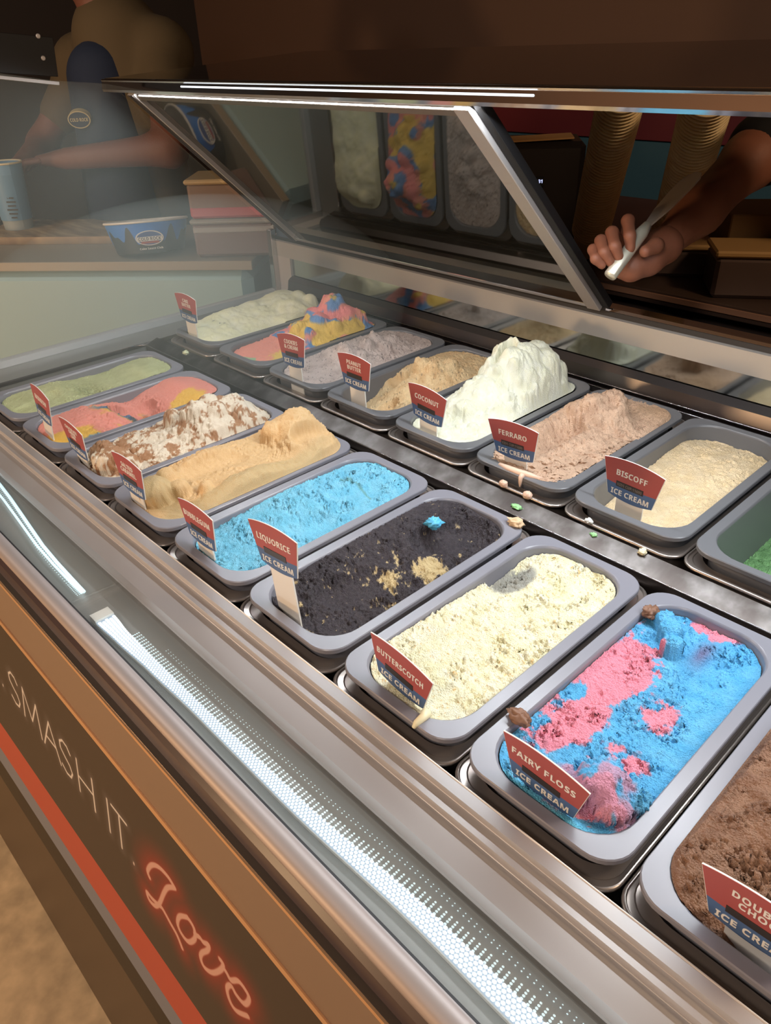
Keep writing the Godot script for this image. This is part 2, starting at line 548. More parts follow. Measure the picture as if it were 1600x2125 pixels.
func cabinet() -> void:
	var X0 := -0.96
	var X1 := 1.15
	# plinth and body
	var cb := thing("display_cabinet", "long ice-cream display cabinet with a dark printed front and red and blue stripes", "cabinet")
	put("cabinet_body", boxm(Vector3((X0 + X1) / 2, -0.59, -0.225), Vector3(X1 - X0, 0.72, 0.98)), M.dark, cb)
	front_panel(cb)
	# bumper on the cabinet's front: a bronze channel with bright edges
	var b := thing("front_bumper", "bronze metal bumper with bright gold edges along the cabinet front", "bumper")
	put("upper_channel", px([Vector2(0.27, -0.058), Vector2(0.3055, -0.058), Vector2(0.3075, -0.062), Vector2(0.3072, -0.143), Vector2(0.27, -0.143)], X0, X1), M.bronze, b)
	put("lower_channel", px([Vector2(0.27, -0.1445), Vector2(0.3062, -0.1445), Vector2(0.3062, -0.192), Vector2(0.27, -0.192)], X0, X1), M.bronze, b)
	put("top_edge", px([Vector2(0.3062, -0.0575), Vector2(0.3086, -0.0575), Vector2(0.3092, -0.062), Vector2(0.3072, -0.064)], X0, X1), M.gold, b)
	put("bottom_edge", px([Vector2(0.303, -0.1905), Vector2(0.3085, -0.1885), Vector2(0.3098, -0.1965), Vector2(0.303, -0.2005)], X0, X1), M.gold, b)
	put("top_strip", px([Vector2(0.29, -0.0565), Vector2(0.3065, -0.0565), Vector2(0.3065, -0.059), Vector2(0.29, -0.059)], X0, X1), M.grey_trim, b)
	# rounded rail that holds the sill glass
	var r := thing("front_rail", "rounded satin metal rail along the outer edge of the sill glass", "rail")
	var prof := []
	for k in 13:
		var t := PI * (1.0 - k / 12.0)
		prof.append(Vector2(0.2795 + 0.0122 * cos(t), -0.0370 + 0.0105 * sin(t)))
	prof.append(Vector2(0.2885, -0.041)); prof.append(Vector2(0.268, -0.052))
	put("rail_top", px(prof, X0, X1, true), mat(col(172, 162, 158), 0.5, 0.35), r)
	put("rail_skirt", px([Vector2(0.270, -0.040), Vector2(0.2905, -0.0390), Vector2(0.2955, -0.0450), Vector2(0.2996, -0.0570), Vector2(0.27, -0.0575)], X0, X1), mat(col(70, 58, 58), 0.35), r)
	put("gasket", px([Vector2(0.2655, -0.0345), Vector2(0.2685, -0.0335), Vector2(0.2685, -0.048), Vector2(0.2655, -0.048)], X0, X1), M.rubber, r)
	# stepped inner ledge next to the tubs
	var l := thing("stepped_ledge", "stepped satin steel ledge between the tubs and the sill glass", "ledge")
	put("upper_step", px([Vector2(0.1335, -0.0115), Vector2(0.1465, -0.0125), Vector2(0.1462, -0.0215), Vector2(0.1335, -0.04)], X0, X1), M.steel, l)
	put("middle_step", px([Vector2(0.1450, -0.0205), Vector2(0.1600, -0.0215), Vector2(0.1606, -0.0300), Vector2(0.1450, -0.045)], X0, X1), M.steel, l)
	put("lower_step", px([Vector2(0.1592, -0.0292), Vector2(0.1905, -0.0335), Vector2(0.1945, -0.0480), Vector2(0.1592, -0.055)], X0, X1), M.steel, l)
	for e in [[0.1338, -0.0118], [0.1462, -0.0215], [0.1606, -0.0302]]:
		var s2 := mk()
		tube(s2, [Vector3(X0, e[1], e[0]), Vector3(X1, e[1], e[0])], 0.0011, 6)
		put("edge_bead", done(s2), mat(col(236, 226, 216), 0.4, 0.2), l)
	# the sill: two glass panes over a shallow tray with a modelled lamp reflection in it
	var tray := thing("sill_tray", "shallow grey metal tray under the sill glass", "tray")
	put("tray_floor", px([Vector2(0.190, -0.0620), Vector2(0.27, -0.0620), Vector2(0.27, -0.0655), Vector2(0.190, -0.0655)], X0, X1), mat(col(150, 146, 140), 0.4, 0.3), tray)
	put("tray_side", px([Vector2(0.190, -0.0480), Vector2(0.193, -0.0480), Vector2(0.193, -0.0620), Vector2(0.190, -0.0620)], X0, X1), M.steel_dark, tray)
	var pane := func(x0: float, x1: float, label: String) -> void:
		var o := put("sill_glass", px([Vector2(0.1938, -0.0440), Vector2(0.2665, -0.0395), Vector2(0.2665, -0.0435), Vector2(0.1938, -0.0480)], x0, x1), M.glass)
		tag(o, label, "glass")
	pane.call(X0, -0.0965, "shorter pane of sill glass at the far left of the front ledge")
	pane.call(-0.0945, X1, "long pane of sill glass over the broad honeycomb glow of a lamp reflection")
	# lamp reflection in the long pane, modelled as a glowing strip with dot rows
	var led := thing("led_reflection", "broad white honeycomb glow modelling a led reflection in the long sill pane", "lamp")
	var ctl := [[-0.047, 0.2405, 0.0245], [0.0, 0.2412, 0.0190], [0.08, 0.2400, 0.0145], [0.17, 0.2388, 0.0118], [0.34, 0.2380, 0.0142], [0.52, 0.2310, 0.0175], [0.62, 0.2320, 0.0175], [0.80, 0.2320, 0.0175], [1.12, 0.2320, 0.0175]]
	var lane := func(x: float) -> Vector2:
		for q in range(ctl.size() - 1):
			if x <= ctl[q + 1][0]:
				var t := smoothstep(ctl[q][0], ctl[q + 1][0], x)
				return Vector2(lerpf(ctl[q][1], ctl[q + 1][1], t), lerpf(ctl[q][2], ctl[q + 1][2], t))
		return Vector2(ctl[-1][1], ctl[-1][2])
	var hs := mk()
	var df := mk()
	for g in [[hs, -0.0570, 0.0008], [df, -0.0545, -0.0002]]:
		var st0: SurfaceTool = g[0]
		st0.set_smooth_group(-1)
		for q in 60:
			var xa := -0.050 + q * 0.0195
			var xb := xa + 0.0195
			var a: Vector2 = lane.call(xa)
			var b2: Vector2 = lane.call(xb)
			var wa: float = a.y / 2 + g[2]
			var wb: float = b2.y / 2 + g[2]
			var low := -0.0615 if g[1] < -0.056 else -0.0572
			quad(st0, Vector3(xa, g[1], a.x - wa), Vector3(xb, g[1], b2.x - wb), Vector3(xb, g[1], b2.x + wb), Vector3(xa, g[1], a.x + wa))
			quad(st0, Vector3(xa, g[1], a.x + wa), Vector3(xb, g[1], b2.x + wb), Vector3(xb, low, b2.x + wb), Vector3(xa, low, a.x + wa))
			quad(st0, Vector3(xb, g[1], b2.x - wb), Vector3(xa, g[1], a.x - wa), Vector3(xa, low, a.x - wa), Vector3(xb, low, b2.x - wb))
	put("housing", done(hs), M.white, led)  # housing and diffuser only give the reflection its shape
	put("diffuser", done(df), M.led, led)
	tag(put("reflected_end_cap", px([Vector2(0.2280, -0.0515), Vector2(0.2535, -0.0515), Vector2(0.2535, -0.0612), Vector2(0.2280, -0.0612)], -0.066, -0.049), M.white, led), "white end cap of the reflected strip")
	var dots := mk()
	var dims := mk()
	for row in 5:
		var x := -0.044 + (0.0024 if row % 2 else 0.0)
		while x < 0.75:
			var ln: Vector2 = lane.call(x)
			glow_dot(dots, Vector3(x, -0.0538, ln.x + ln.y * (row - 2) * 0.2), ln.y * 0.098)
			x += 0.0048
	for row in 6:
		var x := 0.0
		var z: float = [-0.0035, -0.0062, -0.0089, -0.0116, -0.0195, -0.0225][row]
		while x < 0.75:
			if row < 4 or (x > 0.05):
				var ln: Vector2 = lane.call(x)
				glow_dot(dims, Vector3(x, -0.0612, maxf(ln.x - ln.y / 2 + z, 0.1945)), [0.0012, 0.0012, 0.0011, 0.0010, 0.0007, 0.0006][row])
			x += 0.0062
	tag(put("reflected_dot_rows", done(dots), M.glint_dot, led), "", "", "", "stuff")
	tag(put("ghost_dot_rows", done(dims), M.glint_dim, led), "", "", "", "stuff")  # fainter ghost reflections, modelled as dim glowing dots
	area_lamp("led_reflection_light", Vector3(0.35, -0.05, 0.2425), Vector3(0, 1, 0), 0.78, 0.024, Color(0.9, 0.96, 1.0), 0.02)  # weak light added to go with the modelled reflection
	# bent lamp reflection in the shorter pane, modelled as two thin glowing tubes
	var tl := thing("led_reflection_lines", "pair of thin curving white lines modelling a lamp reflection in the shorter sill pane", "lamp")
	var base := [Vector3(-0.60, -0.0555, 0.199), Vector3(-0.52, -0.0555, 0.2035), Vector3(-0.46, -0.0555, 0.2085), Vector3(-0.40, -0.0555, 0.215), Vector3(-0.34, -0.0555, 0.2215), Vector3(-0.28, -0.0555, 0.228), Vector3(-0.22, -0.0555, 0.2315), Vector3(-0.16, -0.0555, 0.2335), Vector3(-0.125, -0.0555, 0.2345)]
	for off in [[0.0, 0.0026], [0.0125, 0.0019]]:
		var pts := []
		for k in base.size():
			pts.append(base[k] + Vector3(0, 0, off[0] * (1.0 - 0.09 * k)))
		var s3 := mk()
		tube(s3, pts, off[1], 8)
		put("tube", done(s3), M.glint_thin, tl)
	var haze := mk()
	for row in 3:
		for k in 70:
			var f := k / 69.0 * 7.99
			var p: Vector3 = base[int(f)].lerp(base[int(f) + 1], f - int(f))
			glow_dot(haze, p + Vector3(0, -0.001, 0.0035 + row * 0.003), 0.0009)
	tag(put("reflected_dot_rows", done(haze), M.glint_dim, tl), "", "", "", "stuff")
	# well that the tubs hang in
	var well := thing("tub_well", "dark metal well in which the two rows of tubs hang", "well")
	put("well_floor", boxm(Vector3(0.155, -0.205, -0.28), Vector3(1.96, 0.02, 0.83)), M.dark, well)
	put("well_front", boxm(Vector3(0.155, -0.125, 0.1405), Vector3(1.96, 0.155, 0.008)), M.steel_dark, well)
	put("well_back", boxm(Vector3(0.155, -0.115, -0.694), Vector3(1.96, 0.18, 0.008)), M.steel_dark, well)
	# divider between the rows
	var dvd := thing("row_divider", "smeared dark metal divider between the two rows of tubs", "divider")
	put("divider_top", px([Vector2(-0.2590, -0.0050), Vector2(-0.2880, 0.0050), Vector2(-0.2880, -0.0050), Vector2(-0.2590, -0.0110)], -0.84, X1), M.divider, dvd)
	put("divider_face", px([Vector2(-0.2575, -0.0060), Vector2(-0.2600, -0.0050), Vector2(-0.2600, -0.10), Vector2(-0.2575, -0.10)], -0.84, X1), mat(col(78, 72, 70), 0.35, 0.8), dvd)
	var s4 := mk()
	tube(s4, [Vector3(-0.84, -0.0052, -0.2583), Vector3(X1, -0.0052, -0.2583)], 0.0010, 6)
	put("edge_bead", done(s4), M.steel_bright, dvd)
	# ledges behind the far row, polished splash plate and the rail on top of it
	var bk := thing("back_ledge", "stepped steel ledge behind the far row of tubs", "ledge")
	put("lower_step", px([Vector2(-0.672, -0.022), Vector2(-0.680, -0.005), Vector2(-0.684, -0.005), Vector2(-0.70, -0.022)], -0.86, X1), M.steel_dark, bk)
	put("middle_step", px([Vector2(-0.6805, 0.004), Vector2(-0.6835, 0.018), Vector2(-0.70, 0.020), Vector2(-0.70, -0.02), Vector2(-0.683, -0.010)], -0.86, X1), M.steel_dark, bk)
	put("upper_step", px([Vector2(-0.6860, 0.026), Vector2(-0.6900, 0.050), Vector2(-0.703, 0.060), Vector2(-0.70, 0.015)], -0.86, X1), M.steel_dark, bk)
	for e in [[-0.6805, 0.003], [-0.6836, 0.0185], [-0.6862, 0.027]]:
		var s5 := mk()
		tube(s5, [Vector3(-0.86, e[1], e[0]), Vector3(X1, e[1], e[0])], 0.0012, 6)
		put("edge_bead", done(s5), M.steel_bright, bk)
	tag(put("splash_plate", px([Vector2(-0.7060, 0.052), Vector2(-0.7060, 0.108), Vector2(-0.7120, 0.108), Vector2(-0.7120, 0.052)], -0.86, X1), M.mirror), "mirror polished splash plate behind the far row of tubs", "splash plate")
	var rail := thing("back_rail", "broad satin steel rail under the sloping rear doors", "rail")
	put("rail_face", px([Vector2(-0.6990, 0.1045), Vector2(-0.6985, 0.1420), Vector2(-0.7030, 0.1440), Vector2(-0.74, 0.1440), Vector2(-0.74, 0.1045)], -0.925, X1), mat(col(176, 174, 170), 0.5, 0.45), rail)
	put("door_track", px([Vector2(-0.7040, 0.1440), Vector2(-0.7060, 0.1520), Vector2(-0.7200, 0.1520), Vector2(-0.7240, 0.1440)], -0.925, X1), M.rubber, rail)
	put("track_lip", px([Vector2(-0.7080, 0.1520), Vector2(-0.7100, 0.1570), Vector2(-0.7170, 0.1570), Vector2(-0.7180, 0.1520)], -0.925, X1), M.chrome, rail)
	put("rear_track", px([Vector2(-0.7240, 0.1440), Vector2(-0.7260, 0.1500), Vector2(-0.7600, 0.1500), Vector2(-0.7620, 0.1440)], -0.925, X1), M.steel_bright, rail)
	# steel side end of the well (left), with the end glass above
	var er := thing("end_ledge", "grey steel ledge under the misted end glass", "ledge")
	var along := func(called: String, prof2: Array, z0: float, z1: float, m: Material, parent: Node) -> void:
		# profile of (x, y) along z
		var s6 := mk()
		var poly := PackedVector2Array()
		for q in prof2: poly.append(q)
		slab(s6, poly, z0, z1)
		put(called, done(s6), m, parent)
	along.call("ledge_top", [Vector2(-0.927, 0.004), Vector2(-0.915, 0.004), Vector2(-0.845, -0.002), Vector2(-0.842, -0.006), Vector2(-0.842, -0.05), Vector2(-0.927, -0.05)], -0.70, 0.133, mat(col(142, 144, 140), 0.4, 0.35), er)
	along.call("inner_lip", [Vector2(-0.8435, -0.0005), Vector2(-0.8405, -0.0005), Vector2(-0.8395, -0.008), Vector2(-0.8435, -0.008)], -0.67, 0.133, M.chrome, er)
	along.call("glass_seat", [Vector2(-0.929, 0.020), Vector2(-0.914, 0.018), Vector2(-0.912, 0.004), Vector2(-0.929, 0.004)], -0.70, 0.15, mat(col(196, 200, 200), 0.4, 0.3), er)
	var eg := mk()
	var outline := [Vector2(0.262, -0.030), Vector2(0.262, 0.20), Vector2(0.20, 0.575), Vector2(-0.119, 0.540), Vector2(-0.216, 0.524), Vector2(-0.335, 0.512), Vector2(-0.705, 0.165), Vector2(-0.705, 0.018), Vector2(0.15, 0.018), Vector2(0.16, -0.030)]
	prism_x(eg, outline, -0.926, -0.919)
	var ego := put("end_glass", done(eg), M.fog_glass)
	tag(ego, "misted glass side pane closing the left end of the cabinet", "glass")
	# corner post
	var post := thing("corner_post", "grey post at the rear left corner under the sloping rear door", "post")
	put("post_shaft", boxm(Vector3(-0.918, 0.085, -0.692), Vector3(0.018, 0.17, 0.016)), M.steel_bright, post)
	put("post_foot", boxm(Vector3(-0.885, 0.045, -0.704), Vector3(0.055, 0.12, 0.010)), M.steel, post)
	# sloping rear doors between the back rail and the top rail
	var slope := (Vector3(0, 0.500, -0.333) - Vector3(0, 0.158, -0.704))
	var bs := Basis(Vector3.RIGHT, slope.normalized(), Vector3.RIGHT.cross(slope.normalized()))
	var mid := (Vector3(0, 0.500, -0.333) + Vector3(0, 0.158, -0.704)) / 2
	var door := thing("rear_door", "sloping mirrored glass door with a steel frame at the back of the cabinet", "door")
	put("pane", boxm(mid + Vector3(-0.39, 0, 0) + bs.z * -0.004, Vector3(0.86, slope.length() - 0.02, 0.005), bs), M.tint_glass, door)
	put("left_stile", boxm(mid + Vector3(-0.832, 0, 0), Vector3(0.026, slope.length(), 0.016), bs), M.steel, door)
	for o2 in [-0.007, 0.001, 0.008]:
		put("stile_groove", boxm(mid + Vector3(-0.832 + o2, 0, 0) + bs.z * 0.0085, Vector3(0.0026, slope.length(), 0.0025), bs), M.steel_dark, door)
	put("right_stile", boxm(mid + Vector3(0.043, 0, 0), Vector3(0.027, slope.length(), 0.018), bs), M.steel, door)
	put("right_seal", boxm(mid + Vector3(0.064, 0, 0) + bs.z * -0.006, Vector3(0.014, slope.length(), 0.014), bs), M.rubber, door)
	put("bottom_stile", boxm(Vector3(-0.39, 0.1635, -0.698), Vector3(0.87, 0.012, 0.014), bs), M.chrome, door)
	put("top_stile", boxm(Vector3(-0.39, 0.4925, -0.341), Vector3(0.87, 0.012, 0.012), bs), M.grey_trim, door)
	# triangular filler between post and door
	put("corner_filler", boxm(Vector3(-0.872, 0.163, -0.709), Vector3(0.085, 0.045, 0.006)), mat(col(62, 74, 92), 0.4), door)
	# top rail with its own thin lamp, and the dark glass shelf behind it
	var tr := thing("top_rail", "polished chrome rail along the front edge of the dark top shelf", "rail")
	put("rail_bar", px([Vector2(-0.322, 0.4985), Vector2(-0.320, 0.503), Vector2(-0.322, 0.5165), Vector2(-0.327, 0.5185), Vector2(-0.345, 0.5185), Vector2(-0.345, 0.4985)], -0.935, X1 + 0.1), M.chrome, tr)
	put("upper_lip", px([Vector2(-0.3225, 0.5165), Vector2(-0.3205, 0.5195), Vector2(-0.324, 0.5215), Vector2(-0.345, 0.5215), Vector2(-0.345, 0.5165)], -0.935, X1 + 0.1), M.steel_bright, tr)
	var ll := put("top_led_line", px([Vector2(-0.3200, 0.5105), Vector2(-0.3190, 0.5118), Vector2(-0.3200, 0.5131), Vector2(-0.3215, 0.5131), Vector2(-0.3215, 0.5105)], -0.62, 0.16), glow(Color(0.9, 0.96, 1.0), 1.6))
	tag(ll, "thin bright led line in the chrome top rail", "lamp")
	var shelf := put("top_shelf", px([Vector2(-0.3300, 0.5200), Vector2(-0.3300, 0.5225), Vector2(-0.86, 0.5560), Vector2(-0.86, 0.5440), Vector2(-0.34, 0.5120)], -0.935, X1 + 0.1), mat(col(20, 16, 14), 0.05, 0.0, 0.9))
	tag(shelf, "dark glossy glass top shelf of the cabinet", "shelf")
	var us := thing("cabinet_lamp", "slim white lamp strip under the chrome top rail", "lamp")
	put("housing", px([Vector2(-0.3215, 0.5035), Vector2(-0.3440, 0.4985), Vector2(-0.3440, 0.5080), Vector2(-0.3215, 0.5080)], -0.85, 1.28), M.steel_dark, us)
	put("diffuser", px([Vector2(-0.3225, 0.5015), Vector2(-0.3425, 0.4970), Vector2(-0.3425, 0.4990), Vector2(-0.3225, 0.5035)], -0.82, 1.25), glow(Color(0.92, 0.97, 1.0), 0.9), us)
	# bracket at the left end of the top shelf
	var br := thing("shelf_bracket", "black bracket with two screws on top of the misted end glass", "bracket")
	put("bracket_plate", boxm(Vector3(-0.934, 0.578, -0.08), Vector3(0.012, 0.066, 0.31), Basis(Vector3.RIGHT, -0.10)), M.black, br)
	put("bracket_edge", boxm(Vector3(-0.932, 0.535, -0.11), Vector3(0.014, 0.006, 0.24), Basis(Vector3.RIGHT, -0.14)), M.steel, br)
	for y in [0.562, 0.598]:
		var s7 := mk()
		lathe(s7, [[0.0, 0.0], [0.0042, 0.0], [0.0042, 0.002], [0.003, 0.003], [0.0, 0.003]], 16, Vector3(-0.928, y, -0.209), Basis(Vector3(0, 0, 1), -PI / 2))
		put("screw", done(s7), M.steel, br)

func glow_dot(st: SurfaceTool, c: Vector3, r: float) -> void:
	st.set_smooth_group(0)
	for k in 6:
		var t0 := TAU * k / 6
		var t1 := TAU * (k + 1) / 6
		st.add_vertex(c + Vector3(0, r * 0.5, 0))
		st.add_vertex(c + Vector3(cos(t0) * r * 1.25, 0, sin(t0) * r))
		st.add_vertex(c + Vector3(cos(t1) * r * 1.25, 0, sin(t1) * r))

# ------------------------------------------------------------------ tubs and ice cream
func tub_mesh() -> ArrayMesh:
	var st := mk()
	loft(st, [[0.064, 0.160, 0.030, -0.115, 1], [0.0725, 0.1700, 0.032, -0.0075, 2], [0.0832, 0.1807, 0.030, -0.0070, 3], [0.0840, 0.1815, 0.030, -0.0060, 4], [0.0840, 0.1815, 0.030, -0.0012, 5], [0.0832, 0.1807, 0.030, 0.0, 6],
		[0.0712, 0.1692, 0.044, -0.0003, 7], [0.0700, 0.1680, 0.044, -0.0012, 7], [0.0692, 0.1672, 0.044, -0.0040, 8], [0.0605, 0.1575, 0.038, -0.108, 9], [0.052, 0.149, 0.033, -0.112, 9]])
	return done(st)

func steel_mesh() -> ArrayMesh:
	var st := mk()
	loft(st, [[0.0700, 0.1665, 0.030, -0.160, 1], [0.0765, 0.1735, 0.032, -0.0235, 2], [0.0872, 0.1922, 0.024, -0.0235, 3], [0.0882, 0.1932, 0.024, -0.0225, 3], [0.0882, 0.1932, 0.024, -0.0205, 3], [0.0872, 0.1922, 0.023, -0.0192, 3],
		[0.0856, 0.1906, 0.023, -0.0192, 4], [0.0846, 0.1896, 0.023, -0.0215, 5], [0.0822, 0.1850, 0.026, -0.0222, 6], [0.0800, 0.1815, 0.028, -0.0260, 7], [0.0755, 0.1725, 0.030, -0.0400, 8], [0.0695, 0.1660, 0.030, -0.156, 9]])
	return done(st)

func tubs() -> void:
	var tm := tub_mesh()
	var sm := steel_mesh()
	var near := ["the green", "the pink and yellow", "the brown crumbed", "the caramel", "the bright blue", "the black", "the cream yellow", "the pink and blue", "the dark brown"]
	var far := ["the pale lemon", "the many-coloured heaped", "the greyish brown", "the golden brown scraped", "the white heaped", "the light brown mottled", "the pale tan", "the nearly empty green"]
	for i in 9:
		var at := Vector3((i - 4) * PITCH, 0, NEAR_Z)
		var s := put("steel_pan", sm, M.pan)
		s.position = at
		tag(s, "steel pan under %s ice cream in the row nearest the customer" % near[i], "pan", "steel pans under the tubs")
		var t := put("ice_cream_tub", tm, M.tub)
		t.position = at
		tag(t, "grey plastic tub holding %s ice cream in the row nearest the customer" % near[i], "tub", "grey ice cream tubs")
	for i in 8:
		var at := Vector3((i - 4) * PITCH + FAR_X, FAR_Y, FAR_Z)
		var s := put("steel_pan", sm, M.pan)
		s.position = at
		tag(s, "steel pan under %s ice cream in the row behind the divider" % far[i], "pan", "steel pans under the tubs")
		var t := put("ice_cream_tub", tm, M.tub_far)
		t.position = at
		tag(t, "grey plastic tub holding %s ice cream in the row behind the divider" % far[i], "tub", "grey ice cream tubs")
	for i in 9: ice_cream(i, Vector3((i - 4) * PITCH, 0, NEAR_Z))
	for i in 8: ice_cream(9 + i, Vector3((i - 4) * PITCH + FAR_X, FAR_Y, FAR_Z))

var nz := FastNoiseLite.new()
var nzf := FastNoiseLite.new()
var nc := FastNoiseLite.new()

static func bump(u: float, v: float, cu: float, cv: float, ru: float, rv: float, p := 1.0) -> float:
	var d := (u - cu) * (u - cu) / (ru * ru) + (v - cv) * (v - cv) / (rv * rv)
	return exp(-pow(d, p))

func profile(arr: Array, v: float) -> float:
	var f := clampf(v, 0, 1) * (arr.size() - 1)
	var i := mini(int(f), arr.size() - 2)
	var t := f - i
	t = t * t * (3 - 2 * t)
	return lerpf(arr[i], arr[i + 1], t)

